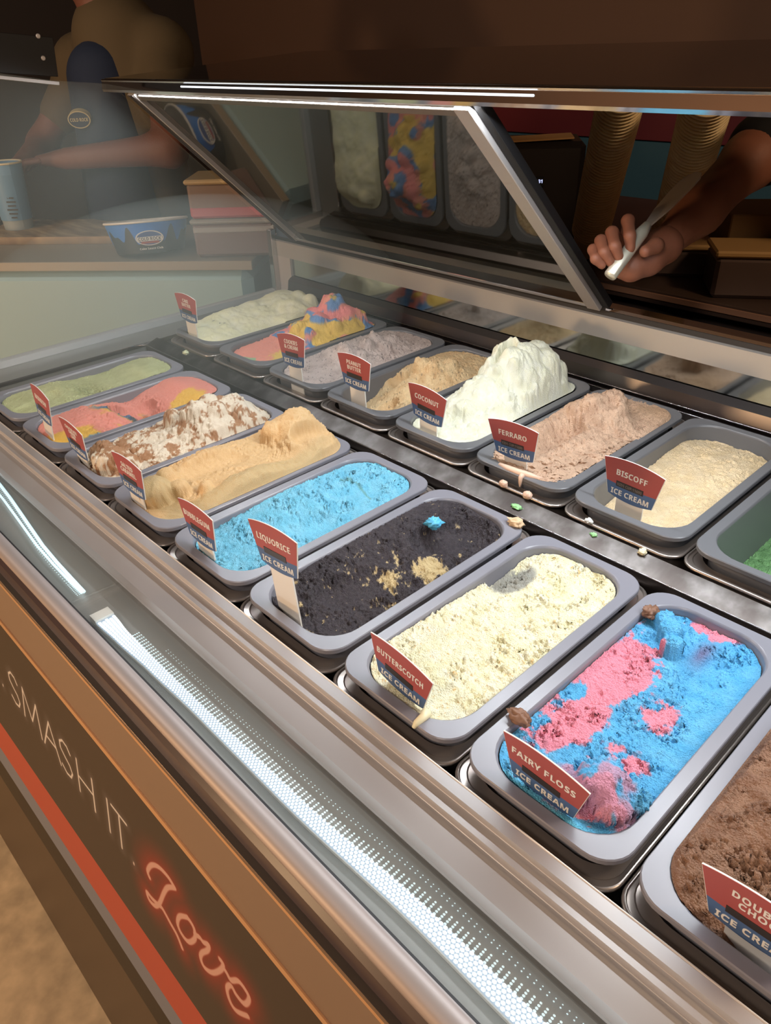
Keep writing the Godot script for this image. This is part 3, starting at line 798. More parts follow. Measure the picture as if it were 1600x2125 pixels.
# per flavour: label; level from front to back in mm along the left edge (l) and right edge (r); mounds m [u, v, ru, rv, mm, power]; balls b [u, v, radius mm, centre height mm];
# carves c [u0, v0, u1, v1, radius mm, floor mm]; loose lumps k [count, u0, u1, v0, v1, least radius, most radius, share sunk]; crumb, lump and streak relief in mm; smooth patches [u, v, ru, rv]; grow: metres over the rim
func flavours() -> Array:
	return [
		{"label": "green ice cream scraped along the middle, first tub of the near row", "l": [-9, -7, -7, -12, -16, -12, -6], "r": [-6, -5, -6, -14, -10, -2, -6], "m": [[0.1, 0.50, 0.8, 0.09, -9, 1], [0.0, 0.86, 0.8, 0.12, 9, 1], [-0.3, 0.34, 0.6, 0.10, 7, 1]], "c": [[0.3, 0.06, 0.1, 0.24, 42, -10]], "crumb": 2.0, "lump": 1.5, "streak": 2.0, "k": [26, -0.3, 0.9, 0.36, 0.6, 3, 7, 0.6], "smooth": [[0, 0.14, 1.2, 0.17], [0, 0.80, 1, 0.13]]},
		{"label": "pink, orange and yellow rainbow ice cream with bare tub showing in the middle", "l": [-6, -2, 0, -8, -20, -10, -2, -6], "r": [-12, -14, -18, -26, -30, -16, 0, -6], "m": [[-0.3, 0.40, 0.35, 0.06, 12, 1], [0.1, 0.56, 0.35, 0.06, -30, 1], [0, 0.82, 0.9, 0.16, 12, 1]], "c": [[-0.35, 0.46, -0.2, 0.60, 22, -34], [0.4, 0.50, 0.5, 0.58, 16, -44]], "crumb": 1.6, "lump": 2.0, "streak": 1.8, "k": [24, -0.2, 0.7, 0.3, 0.62, 4, 9, 0.55], "smooth": [[0, 0.1, 1.2, 0.16], [0, 0.85, 1.2, 0.18]]},
		{"label": "cream coloured ice cream with brown crumbs heaped at the back", "l": [-10, -8, -4, -4, 4, 4, 0, -6], "r": [-10, -8, -4, -4, 0, 2, 0, -6], "m": [[0.0, 0.34, 0.8, 0.14, 14, 1.3], [0.1, 0.64, 0.85, 0.16, 34, 1.7], [0.15, 0.84, 0.8, 0.10, 26, 1.6]], "b": [[0.15, 0.11, 30, -2], [-0.35, 0.12, 24, -4], [0.45, 0.16, 20, -4], [0.1, 0.60, 24, 28], [0.35, 0.68, 22, 26], [-0.1, 0.70, 20, 30], [0.5, 0.80, 20, 18], [0.2, 0.80, 22, 22], [-0.4, 0.52, 16, 18]], "c": [[-0.3, 0.28, 0.1, 0.36, 26, 3]], "crumb": 1.8, "lump": 5, "grow": 0.004, "steep": 2.6, "soften": 2, "k": [60, -0.85, 0.85, 0.06, 0.9, 3, 9, 0.55], "smooth": [[0.1, 0.33, 0.4, 0.07], [0.2, 0.68, 0.5, 0.09]]},
		{"label": "caramel ice cream with a smooth ball in front, smeared over the rim", "l": [-6, -2, 6, 8, 8, 4, 4, 0], "r": [-6, -2, 4, 8, 6, 4, 4, 0], "m": [[-0.6, 0.42, 0.3, 0.16, 14, 1.2], [0.72, 0.45, 0.22, 0.20, 13, 1.4], [0.0, 0.86, 0.85, 0.13, 40, 1.8]], "b": [[-0.12, 0.10, 27, 8], [-0.35, 0.20, 22, 8], [0.1, 0.19, 16, 8], [0.42, 0.28, 12, 6], [-0.15, 0.88, 32, 22], [0.25, 0.86, 28, 14], [-0.35, 0.78, 26, 12], [0.5, 0.9, 20, 6]], "c": [[-0.25, 0.30, -0.15, 0.52, 30, 2], [0.1, 0.52, 0.3, 0.66, 26, 6], [0.42, 0.8, 0.5, 0.94, 18, 14]], "crumb": 1.9, "lump": 3.0, "grow": 0.008, "steep": 2.4, "soften": 3, "k": [44, -0.6, 0.45, 0.22, 0.86, 2, 6, 0.55], "smooth": [[0.88, 0.4, 0.36, 0.6], [-0.1, 0.1, 0.9, 0.13], [-0.35, 0.36, 0.25, 0.12]]},
		{"label": "bright sky blue ice cream scraped into ridges with a smooth scoop mark", "l": [-10, -12, -8, -4, -3, -6, -7, -6], "r": [-10, -11, -20, -26, -28, -18, -6, -5], "m": [[0.05, 0.56, 0.5, 0.05, 6, 1], [-0.4, 0.40, 0.35, 0.2, 5, 1]], "c": [[0.36, 0.40, 0.46, 0.54, 24, -26], [-0.1, 0.70, 0.3, 0.82, 34, -16]], "crumb": 2.6, "lump": 3.0, "streak": 4.0, "k": [70, -0.8, 0.9, 0.04, 0.95, 2, 7, 0.62], "smooth": [[0.41, 0.47, 0.30, 0.07], [0.1, 0.76, 0.3, 0.06]]},
		{"label": "black ice cream with tan streaks and a scrap of blue on it", "l": [-24, -8, -3, -2, -2, -2, -2, -4], "r": [-24, -34, -44, -50, -52, -46, -36, -10], "m": [[0.1, 0.45, 0.3, 0.08, 6, 1], [-0.75, 0.02, 0.3, 0.03, 22, 1]], "c": [[0.0, 0.74, 0.25, 0.88, 38, -34], [-0.1, 0.24, 0.05, 0.40, 34, -32]], "crumb": 1.7, "lump": 2.5, "streak": 2.6, "k": [60, 0.05, 0.9, 0.2, 0.9, 2, 8, 0.6], "smooth": [[-0.1, 0.32, 0.30, 0.12], [0.1, 0.8, 0.3, 0.06]]},
		{"label": "cream yellow ice cream flecked with tan toffee bits in the tub beside the black one", "l": [-5, -3, -4, -6, -9, -14, -16, -10], "r": [-6, -8, -12, -13, -12, -8, -8, -8], "m": [], "c": [[-0.9, 0.70, -0.85, 0.84, 17, -24], [0.15, 0.80, 0.3, 0.93, 30, -24]], "crumb": 2.1, "lump": 3.5, "streak": 2.6, "grow": 0.003, "k": [90, -0.4, 0.95, 0.10, 0.97, 5, 12, 0.66], "smooth": [[0.1, 0.06, 0.9, 0.09], [-0.35, 0.3, 0.40, 0.14]]},
		{"label": "pink and blue marbled ice cream with a glossy pink lump at the front", "l": [-4, -8, -9, -9, -9, -9, -9, -12], "r": [-4, -8, -12, -14, -14, -14, -12, -12], "m": [], "b": [[0.45, 0.145, 24, 4], [0.68, 0.12, 18, 0], [0.20, 0.115, 16, -5], [0.76, 0.18, 17, -2], [0.34, 0.20, 18, -3], [-0.42, 0.84, 14, 0], [-0.25, 0.79, 12, -2], [-0.6, 0.88, 12, -2]], "c": [[0.0, 0.40, 0.2, 0.56, 44, -17], [0.35, 0.68, 0.5, 0.86, 34, -19]], "crumb": 2.4, "lump": 3.0, "streak": 3.0, "grow": 0.0035, "k": [80, -0.85, 0.85, 0.16, 0.95, 2, 7, 0.62], "smooth": [[0.45, 0.06, 0.7, 0.10], [0.92, 0.7, 0.2, 0.4], [-0.42, 0.84, 0.26, 0.07]]},
		{"label": "dark chocolate brown ice cream piled up in the nearest tub", "l": [-3, 6, 12, 16, 16, 12, 8, -4], "r": [-30, -10, 20, 36, 36, 30, 20, 0], "m": [[0.2, 0.45, 0.8, 0.28, 30, 1.5], [-0.62, 0.12, 0.3, 0.16, 8, 1.2], [0.5, 0.03, 0.5, 0.07, -40, 1.2]], "crumb": 2.4, "lump": 2.5, "streak": 3.4, "grow": 0.002, "steep": 2.4, "k": [40, -0.7, 0.7, 0.1, 0.9, 3, 9, 0.65], "smooth": [[0.5, 0.03, 0.5, 0.06]]},
		{"label": "pale lemon ice cream sloping up to a smooth ridge at the back", "l": [0, 14, 20, 22, 24, 26, 24, 0], "r": [-12, -10, -6, -2, 2, 8, 8, -4], "m": [[-0.1, 0.80, 0.9, 0.14, 16, 1.6], [-0.5, 0.36, 0.4, 0.06, 5, 1], [-0.5, 0.55, 0.4, 0.06, 6, 1]], "b": [[0.0, 0.86, 22, 18], [0.4, 0.9, 18, 16], [-0.4, 0.82, 20, 14]], "c": [[0.7, 0.10, 0.9, 0.5, 60, -8]], "crumb": 1.0, "lump": 2.5, "streak": 1.2, "steep": 3.5, "soften": 3, "smooth": [[0.2, 0.6, 1.2, 0.5]]},
		{"label": "pink, yellow and blue swirled ice cream heaped at the back", "l": [-12, -10, -8, 0, 10, 14, 8, -4], "r": [-12, -12, -10, -6, 0, 4, 0, -4], "m": [[0.0, 0.54, 0.7, 0.12, 18, 1.4], [0.0, 0.78, 0.8, 0.14, 34, 1.8]], "b": [[-0.1, 0.76, 32, 34], [0.3, 0.80, 26, 22], [-0.45, 0.66, 24, 20], [0.1, 0.60, 26, 16], [0.5, 0.88, 20, 14], [-0.2, 0.48, 20, 10], [0.35, 0.46, 18, 8], [0.55, 0.66, 18, 14], [0.1, 0.38, 12, 2]], "crumb": 1.2, "lump": 5, "steep": 3.2, "soften": 5, "k": [30, -0.6, 0.7, 0.34, 0.9, 5, 12, 0.5], "smooth": [[-0.2, 0.14, 1, 0.16]]},
		{"label": "greyish brown ice cream with dark cookie flecks behind the divider", "l": [-6, -4, 0, 8, 10, 8, 4, -4], "r": [-10, -10, -8, -6, -4, -4, -4, -5], "m": [[0.0, 0.42, 0.6, 0.10, 16, 1.1], [0.1, 0.68, 0.6, 0.14, 14, 1.2]], "b": [[-0.25, 0.42, 16, 10], [0.05, 0.40, 15, 8], [0.3, 0.46, 14, 4], [0.0, 0.56, 18, 8], [0.3, 0.64, 18, 4], [-0.2, 0.66, 18, 10], [0.1, 0.74, 16, 6]], "crumb": 1.2, "lump": 4, "k": [30, -0.5, 0.7, 0.32, 0.8, 4, 9, 0.55], "smooth": [[0, 0.12, 1.2, 0.16], [0.2, 0.92, 1, 0.08]]},
		{"label": "golden brown ice cream scraped low in front with bare tub showing", "l": [-20, -52, -40, -16, -6, -4, -4, -6], "r": [-14, -22, -18, -12, -8, -4, -4, -5], "m": [[0.0, 0.60, 0.7, 0.14, 26, 1.3], [-0.1, 0.35, 0.3, 0.10, 10, 1]], "b": [[-0.25, 0.54, 16, 12], [0.1, 0.56, 16, 10], [0.3, 0.66, 16, 8]], "c": [[-0.2, 0.12, -0.1, 0.2, 28, -56], [-0.75, 0.35, -0.7, 0.46, 18, -30]], "crumb": 1.9, "lump": 4, "k": [60, -0.7, 0.8, 0.15, 0.85, 3, 8, 0.55], "smooth": []},
		{"label": "white ice cream heaped high above the rim towards the back", "l": [-8, -9, 0, 6, 8, 8, 4, -2], "r": [-9, -12, -6, 0, 2, 4, 2, -2], "m": [[-0.1, 0.34, 0.75, 0.14, 20, 1.4], [0.0, 0.52, 0.85, 0.18, 34, 1.7], [0.04, 0.72, 0.95, 0.22, 56, 2.6]], "b": [[-0.25, 0.66, 32, 60], [0.1, 0.70, 32, 58], [0.0, 0.82, 30, 52], [0.38, 0.78, 30, 48], [0.3, 0.66, 28, 48], [0.5, 0.72, 24, 28], [0.4, 0.88, 24, 26], [-0.4, 0.56, 26, 34], [0.1, 0.56, 28, 34], [0.6, 0.84, 20, 14], [-0.35, 0.42, 24, 18], [0.2, 0.40, 24, 12], [0.7, 0.46, 14, 0], [-0.1, 0.28, 22, 4], [0.15, 0.07, 14, -12]], "c": [[-0.28, 0.52, -0.22, 0.66, 9, 62]], "crumb": 1.4, "lump": 4, "steep": 5.0, "soften": 3, "k": [70, -0.8, 0.85, 0.16, 0.95, 4, 12, 0.5], "smooth": [[0.4, 0.8, 0.5, 0.2], [0, 0.05, 1, 0.08]]},
		{"label": "light brown mottled ice cream with a smooth scooped face, dripping over the front rim", "l": [-2, -2, -2, 2, 6, 2, 0, -2], "r": [0, -2, -2, -2, -2, 0, 2, 0], "m": [[-0.1, 0.66, 0.7, 0.10, 34, 1.6], [0.1, 0.45, 0.5, 0.10, 8, 1.2], [0.6, 0.85, 0.4, 0.1, 8, 1.3]], "b": [[-0.2, 0.64, 24, 22], [0.2, 0.68, 22, 18], [0.0, 0.72, 24, 24], [-0.5, 0.60, 16, 14]], "c": [[-0.5, 0.22, -0.35, 0.46, 30, -24], [0.12, 0.60, 0.2, 0.66, 15, 30]], "crumb": 1.8, "lump": 4, "grow": 0.006, "steep": 3.0, "soften": 1, "k": [90, -0.15, 0.8, 0.08, 0.7, 3, 9, 0.55], "smooth": [[-0.43, 0.34, 0.36, 0.13], [0.16, 0.63, 0.25, 0.05], [0.6, 0.9, 0.5, 0.1]]},
		{"label": "pale tan ice cream half filling its tub behind the divider", "l": [-44, -42, -38, -32, -26, -22, -22, -26], "r": [-26, -24, -24, -24, -22, -20, -20, -26], "m": [[0.2, 0.66, 0.8, 0.20, 8, 1.5], [0.1, 0.3, 0.5, 0.12, -4, 1]], "crumb": 1.1, "lump": 2.5, "streak": 2.0, "k": [34, -0.5, 0.8, 0.2, 0.9, 5, 12, 0.72], "smooth": [[-0.2, 0.3, 0.8, 0.3]]},
		{"label": "mid green ice cream low in the last tub behind the divider", "l": [-90, -92, -92, -92, -92, -92, -90, -90], "r": [-70, -66, -56, -46, -40, -40, -44, -60], "m": [[0.5, 0.35, 0.4, 0.15, 12, 1]], "crumb": 2, "lump": 4, "k": [30, 0.0, 0.9, 0.1, 0.9, 4, 9, 0.6], "smooth": []},
	]

func level(F: Dictionary, u: float, v: float, wob: float) -> float:
	var h := lerpf(profile(F.l, v), profile(F.r, v), smoothstep(-1.0, 1.0, u + wob * 0.25))
	for m in F.m:
		h += bump(u + wob * 0.10, v + wob * 0.012, m[0], m[1], m[2], m[3], m[5]) * m[4]
	return h / 1000.0

func ice_color(k: int, u: float, v: float, p: Vector3, n1: float, n2: float) -> Color:
	# n1, n2 are slow and quick noise; u runs left to right, v front to back
	match k:
		0:
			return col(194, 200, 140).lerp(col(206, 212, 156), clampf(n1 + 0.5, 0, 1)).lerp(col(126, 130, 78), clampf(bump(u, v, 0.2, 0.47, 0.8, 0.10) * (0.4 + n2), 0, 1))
		1:
			var c := col(240, 148, 130)
			var w := n1 * 0.35 + n2 * 0.15
			c = c.lerp(col(240, 186, 72), smoothstep(0.25, 0.5, bump(u, v, 0.5, 0.12, 0.7, 0.18) + bump(u, v, 0.75, 0.76, 0.5, 0.14) + w - 0.12))
			c = c.lerp(col(118, 148, 180), smoothstep(0.35, 0.6, bump(u, v, 0.85, 0.25, 0.35, 0.16) + w * 0.8))
			if v > 0.3 and v < 0.62:
				var sw := nc.get_noise_3d((p.x + p.z) * 1500, 5.0, (p.z - p.x) * 600)
				var mid := smoothstep(0.0, 0.1, minf(v - 0.3, 0.62 - v))
				c = c.lerp(col(226, 178, 70), smoothstep(0.02, 0.12, sw) * mid)
				c = c.lerp(col(92, 124, 160), smoothstep(0.16, 0.24, sw) * mid)
				c = c.lerp(col(92, 96, 92), smoothstep(0.4, 0.7, bump(u, v, 0.25, 0.52, 0.5, 0.06)) * 0.8)
			return c
		2:
			var crumbs := smoothstep(0.02, 0.14, n1 * 0.95 + n2 * 0.55 + 0.5 * bump(u, v, -0.1, 0.13, 0.9, 0.12) + 0.35 * bump(u, v, -0.6, 0.45, 0.3, 0.3) + 0.2 * bump(u, v, 0.7, 0.25, 0.4, 0.16) - 0.08 - 0.3 * bump(u, v, 0.25, 0.34, 0.35, 0.08) - 0.2 * bump(u, v, 0.2, 0.62, 0.5, 0.1))
			return col(230, 216, 192).lerp(col(176, 130, 92), crumbs)
		3:
			return col(224, 186, 132).lerp(col(200, 172, 122), smoothstep(0.3, 0.8, bump(u, v, 0.9, 0.4, 0.4, 0.5, 2) + bump(u, v, -0.1, 0.1, 0.8, 0.1))).lerp(col(204, 158, 100), clampf(n2 * 0.6, 0, 0.5))
		4:
			var c := col(112, 198, 230).lerp(col(134, 208, 236), clampf(n1 + 0.4, 0, 1))
			c = c.lerp(col(120, 206, 240), 0.8 * bump(u, v, 0.45, 0.46, 0.4, 0.05))
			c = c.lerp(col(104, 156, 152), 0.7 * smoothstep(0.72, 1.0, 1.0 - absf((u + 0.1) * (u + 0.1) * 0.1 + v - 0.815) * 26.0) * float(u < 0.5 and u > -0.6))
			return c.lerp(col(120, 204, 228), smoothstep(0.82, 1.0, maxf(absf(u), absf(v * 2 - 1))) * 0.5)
		5:
			var tan_ := smoothstep(0.28, 0.4, bump(u, v, 0.32, 0.64, 0.34, 0.07) * 0.9 + bump(u, v, 0.12, 0.46, 0.28, 0.06) * 0.62 + 0.9 * smoothstep(0.62, 1.0, u) * smoothstep(0.05, 0.3, v) + 0.7 * smoothstep(0.09, 0.0, v) * smoothstep(-0.2, 0.4, u) + n1 * 0.5 + n2 * 0.45 - 0.02)
			var c := col(58, 52, 56).lerp(col(80, 73, 76), clampf(n2 + 0.3, 0, 1))
			return c.lerp(col(206, 182, 132), tan_)
		6:
			var bits := smoothstep(0.36, 0.46, n2 + 0.12 * n1)
			var c := col(238, 230, 184).lerp(col(242, 238, 208), clampf(n1 + 0.5, 0, 1))
			c = c.lerp(col(228, 184, 110), bits * 0.8)
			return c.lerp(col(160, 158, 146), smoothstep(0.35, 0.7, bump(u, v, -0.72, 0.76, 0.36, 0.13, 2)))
		7:
			var w := n1 * 0.42 + n2 * 0.20
			var sw := nc.get_noise_3d((p.x * 0.8 + p.z * 0.6) * 2600, 3.0, (p.z * 0.8 - p.x * 0.6) * 900)
			w += sw * 0.32
			var pink := bump(u, v, -0.62, 0.48, 0.62, 0.36, 1.6) * 0.95 + bump(u, v, 0.35, 0.52, 0.32, 0.08) * 0.75 + bump(u, v, 0.45, 0.30, 0.34, 0.06) * 0.6 + bump(u, v, -0.1, 0.99, 0.5, 0.05) * 0.8 + bump(u, v, 0.35, 0.08, 0.6, 0.08) * 0.8
			pink -= bump(u, v, -0.85, 0.42, 0.16, 0.06) * 0.9 + bump(u, v, -0.15, 0.48, 0.22, 0.10) * 0.45 + bump(u, v, -0.5, 0.10, 0.5, 0.06) * 0.5 + bump(u, v, -0.35, 0.86, 0.3, 0.07) * 0.9
			var c := col(78, 172, 226).lerp(col(100, 186, 234), clampf(n1 + 0.5, 0, 1))
			c = c.lerp(col(238, 142, 162), smoothstep(0.38, 0.52, pink + w))
			c = c.lerp(col(206, 142, 168), smoothstep(0.4, 0.7, bump(u, v, 0.38, 0.11, 0.75, 0.11, 2) * (0.8 + n1)) * 0.8)
			c = c.lerp(col(120, 104, 140), 0.8 * bump(u, v, 0.12, 0.86, 0.12, 0.07))
			return c.lerp(col(96, 190, 214), smoothstep(0.035, 0.0, v) * 0.9)
		8:
			var c := col(150, 112, 86).lerp(col(126, 90, 68), clampf(n1 + 0.5, 0, 1))
			return c.lerp(col(222, 206, 176), smoothstep(0.3, 0.5, bump(u, v, 0.55, 0.03, 0.45, 0.06, 2) + n1 * 0.5))
		9:
			return col(238, 233, 186).lerp(col(242, 238, 204), clampf(n1 + 0.4, 0, 1)).lerp(col(140, 138, 110), smoothstep(0.8, 0.95, bump(u, v, -0.45, 0.2, 0.06, 0.025) + bump(u, v, -0.22, 0.22, 0.07, 0.018) + bump(u, v, -0.1, 0.24, 0.05, 0.018)))
		10:
			var s := nc.get_noise_3d(p.x * 1150, p.y * 1150, p.z * 1150)
			var s2 := nc.get_noise_3d(p.z * 1000 + 77, p.x * 1000, p.y * 1000)
			var c := col(240, 150, 128)
			if v > 0.36:
				c = c.lerp(col(98, 140, 190), smoothstep(-0.14, -0.06, s))
				c = c.lerp(col(232, 190, 82), smoothstep(0.15, 0.21, s2))
				c = c.lerp(col(242, 140, 134), smoothstep(0.10, 0.16, -s2))
			else:
				c = c.lerp(col(232, 196, 96), smoothstep(0.3, 0.5, bump(u, v, 0.6, 0.22, 0.4, 0.08) + n2 * 0.6))
				c = c.lerp(col(150, 186, 140), smoothstep(0.4, 0.6, bump(u, v, 0.3, 0.02, 0.9, 0.06) + n1 * 0.4))
			return c
		11:
			return col(206, 188, 178).lerp(col(180, 160, 150), clampf(n1 * 1.2 + 0.1, 0, 1)).lerp(col(104, 92, 86), smoothstep(0.34, 0.44, n2))
		12:
			return col(230, 200, 152).lerp(col(212, 172, 122), clampf(n1 + 0.3, 0, 1)).lerp(col(120, 104, 86), smoothstep(0.42, 0.5, n2))
		13:
			return col(226, 226, 198).lerp(col(234, 235, 216), clampf(n1 + 0.5, 0, 1)).lerp(col(226, 224, 172), clampf(n2 - 0.1, 0, 1))
		14:
			return col(216, 180, 150).lerp(col(196, 160, 132), clampf(n1 + 0.4, 0, 1)).lerp(col(214, 172, 134), bump(u, v, 0.6, 0.9, 0.5, 0.1)).lerp(col(150, 110, 84), smoothstep(0.3, 0.45, n2) * 0.7)
		15:
			return col(234, 206, 158).lerp(col(238, 214, 174), clampf(n1 + 0.5, 0, 1))
	return col(126, 178, 116).lerp(col(92, 140, 86), clampf(n1 + 0.4, 0, 1))

func ice_cream(k: int, at: Vector3) -> void:
	var F: Dictionary = flavours()[k]
	nz.seed = 100 + k
	nz.frequency = 1.0
	nz.noise_type = FastNoiseLite.TYPE_SIMPLEX_SMOOTH
	nz.fractal_type = FastNoiseLite.FRACTAL_FBM
	nz.fractal_octaves = 3
	nzf.seed = 300 + k
	nzf.frequency = 1.0
	nzf.fractal_type = FastNoiseLite.FRACTAL_FBM
	nzf.fractal_octaves = 3
	nc.seed = 500 + k
	nc.frequency = 0.012
	nc.fractal_type = FastNoiseLite.FRACTAL_FBM
	nc.fractal_octaves = 2
	nc.domain_warp_enabled = false
	var grow: float = F.get("grow", 0.0)
	var hx := 0.0690 + grow
	var hz := 0.1670 + grow
	var r := 0.046
	var step := 0.0013 if k >= 5 and k <= 8 else 0.0016 if k < 9 or k >= 13 else 0.002
	var nu := int(2 * hx / step)
	var nv := int(2 * hz / step)
	var crumb: float = F.crumb / 1000.0
	var lump: float = F.lump / 1000.0
	var streak: float = F.get("streak", 0.0) / 1000.0
	var V := PackedVector3Array()
	var C := PackedColorArray()
	V.resize((nu + 1) * (nv + 1))
	C.resize((nu + 1) * (nv + 1))
	var balls := []
	for q in F.get("b", []):
		balls.append([q[0] * hx, hz - 2 * hz * q[1], q[3] / 1000.0, q[2] / 1000.0])
	if F.has("k"):
		var rng := RandomNumberGenerator.new()
		rng.seed = 40 + k
		var kk: Array = F.k
		for q in int(kk[0]):
			var bu := rng.randf_range(kk[1], kk[2])
			var bv := rng.randf_range(kk[3], kk[4])
			var br := rng.randf_range(kk[5], kk[6]) / 1000.0
			var plain := false
			for e in F.smooth:
				if bump(bu, bv, e[0], e[1], e[2], e[3], 2.0) > 0.4: plain = true
			if plain: continue
			var hb := level(F, bu, bv, 0.0)
			for e in F.get("b", []):
				var ddx: float = (bu - e[0]) * hx
				var ddz: float = (bv - e[1]) * 2.0 * hz
				var r2: float = pow(e[2] / 1000.0, 2) - ddx * ddx - ddz * ddz
				if r2 > 0.0: hb = maxf(hb, e[3] / 1000.0 + sqrt(r2))
			balls.append([bu * hx, hz - 2 * hz * bv, hb - br * kk[7], br])
	var carves := []
	for q in F.get("c", []):
		var c0 := Vector2(q[0] * hx, hz - 2 * hz * q[1])
		carves.append([c0, Vector2(q[2] * hx, hz - 2 * hz * q[3]) - c0, q[4] / 1000.0, q[5] / 1000.0])
	var steep: float = F.get("steep", 1.9)
	for j in nv + 1:
		var v := float(j) / nv
		# rows crowd together at the rounded ends
		var z0 := hz - 2 * hz * v
		var over := maxf(0.0, absf(z0) - (hz - r))
		var w := hx - r + sqrt(maxf(0.0, r * r - over * over))
		for i in nu + 1:
			var u0 := 2.0 * i / nu - 1.0
			var x := u0 * w
			var z := z0
			var u := x / hx
			var X := x + at.x * 3.0
			var Z := z + at.z * 3.0
			var n1 := nz.get_noise_3d(X * 38, 0, Z * 38)
			var n2 := nzf.get_noise_3d(X * 150, 7.0, Z * 150)
			var n3 := nzf.get_noise_3d(X * 420, 31.0, Z * 420)
			var h := level(F, u, v, n1)
			# balls pushed up out of the mass, each with its own crease
			var wx := x + n2 * 0.0035
			var wz := z + n1 * 0.0025 - n2 * 0.002
			for q in balls:
				var dx: float = wx - q[0]
				var dz: float = wz - q[1]
				var rr2: float = q[3] * q[3] - dx * dx - dz * dz
				if rr2 > 0.0: h = maxf(h, q[2] + sqrt(rr2))
			for q in carves:
				var a2: Vector2 = q[0]
				var ab: Vector2 = q[1]
				var pt := Vector2(wx, wz)
				var tt := clampf((pt - a2).dot(ab) / ab.length_squared(), 0.0, 1.0)
				var dd := pt.distance_squared_to(a2 + ab * tt)
				if dd < q[2] * q[2]: h = minf(h, q[3] + q[2] - sqrt(q[2] * q[2] - dd))
			var soft := 0.0
			for s in F.smooth: soft = maxf(soft, bump(u + n2 * 0.1, v, s[0], s[1], s[2], s[3], 2.0))
			var patch := smoothstep(-0.22, 0.25, nz.get_noise_3d(X * 26 + 80, 60.0, Z * 26))
			var rough := (1.0 - 0.85 * soft) * (0.22 + 0.78 * patch)
			# folds and torn lumps
			var fold := absf(nz.get_noise_3d(X * 62 + 9, 3.0, Z * 62))
			h += lump * (0.5 - fold * 1.9) * (0.35 + 0.65 * rough)
			h += crumb * (n2 * 0.6 + n3 * 0.25) * rough
			if streak > 0.0:
				# marks left by the spade, running slantwise down the face
				h += streak * nzf.get_noise_3d((X * 0.55 + Z * 0.85) * 330, 11.0, (X * 0.85 - Z * 0.55) * 60) * rough
			# steep sides where it stands above the rim, and a fair seat along the edge
			var qx := absf(x) - (hx - r)
			var qz := absf(z) - (hz - r)
			var d := r - Vector2(maxf(qx, 0), maxf(qz, 0)).length() - minf(maxf(qx, qz), 0.0)
			var cap := 0.0008 + steep * maxf(d - 0.0015, 0.0) + 0.004 * (n1 + n2) * clampf(d / 0.01, 0, 1)
			if grow > 0.0: cap = maxf(cap, 0.0)
			h = minf(h, cap) if d < 0.06 else h
			if d < 0.0012 and grow > 0.0: h = minf(h, 0.0002)
			h = maxf(h, -0.106)
			# the tub narrows downwards
			if h < 0.0 and grow == 0.0:
				var nar := 1.0 + h * 1.15
				x *= nar
				z *= 1.0 + h * 0.55
			elif h < -0.001 and grow > 0.0:
				x *= (0.0685 / hx) * (1.0 + h * 1.1)
				z *= (0.1665 / hz) * (1.0 + h * 0.5)
			var jit := crumb * 0.75 * rough * clampf(d / 0.006, 0, 1)
			V[j * (nu + 1) + i] = Vector3(x + nzf.get_noise_3d(X * 260, 50.0, Z * 260) * jit, h, z + nzf.get_noise_3d(X * 260, 90.0, Z * 260) * jit)
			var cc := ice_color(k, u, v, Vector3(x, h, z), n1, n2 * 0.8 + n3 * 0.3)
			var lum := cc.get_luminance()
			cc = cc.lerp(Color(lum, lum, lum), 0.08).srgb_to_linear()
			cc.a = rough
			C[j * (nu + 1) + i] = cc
	# soften what the grid stretches, then roughen it evenly in space
	for pass_ in int(F.get("soften", 0)):
		var W := V.duplicate()
		for j in range(1, nv):
			for i in range(1, nu):
				var a := j * (nu + 1) + i
				W[a] = V[a] * 0.4 + (V[a - 1] + V[a + 1] + V[a - nu - 1] + V[a + nu + 1]) * 0.15
		V = W
	var tall := steep > 2.0
	for j in range(1, nv):
		for i in range(1, nu):
			var a := j * (nu + 1) + i
			var n := (V[a + 1] - V[a - 1]).cross(V[a + nu + 1] - V[a - nu - 1]).normalized()
			var p := V[a]
			var e := minf(1.0, minf(minf(i, nu - i), minf(j, nv - j)) / 5.0)
			var q := C[a].a
			C[a].a = 1.0
			var f := nzf.get_noise_3d(p.x * 150 + 5, p.y * 150, p.z * 150) * 1.3 + nz.get_noise_3d(p.x * 430, p.y * 430 + 9, p.z * 430) * 0.35 + 2.2 * (0.22 - absf(nzf.get_noise_3d(p.x * 80 + 31, p.y * 80, p.z * 80)))
			# torn strokes across the face
			f += 0.9 * nzf.get_noise_3d((p.x * 0.45 + p.z * 0.9) * 300, p.y * 90 + 21.0, (p.x * 0.9 - p.z * 0.45) * 70)
			if tall: f += 1.5 * (0.35 - absf(nz.get_noise_3d(p.x * 75, p.y * 75 + 40, p.z * 75))) * lump / maxf(crumb, 0.0005) * 0.5
			V[a] = p + n * f * crumb * e * q
	# skirt down inside the tub
	var idx := PackedInt32Array()
	for j in nv:
		for i in nu:
			var a := j * (nu + 1) + i
			var b := a + 1
			var c := a + nu + 1
			var e := c + 1
			idx.append_array([a, c, b, b, c, e])
	var N := PackedVector3Array()
	N.resize(V.size())
	for t in range(0, idx.size(), 3):
		var n := (V[idx[t + 2]] - V[idx[t]]).cross(V[idx[t + 1]] - V[idx[t]])
		N[idx[t]] += n; N[idx[t + 1]] += n; N[idx[t + 2]] += n
	for t in C.size(): C[t].a = 1.0
	for t in N.size():
		N[t] = N[t].normalized() if N[t].length() > 0 else Vector3.UP
	var ring := []
	for i in nu + 1: ring.append(i)
	for j in range(1, nv + 1): ring.append(j * (nu + 1) + nu)
	for i in range(nu - 1, -1, -1): ring.append(nv * (nu + 1) + i)
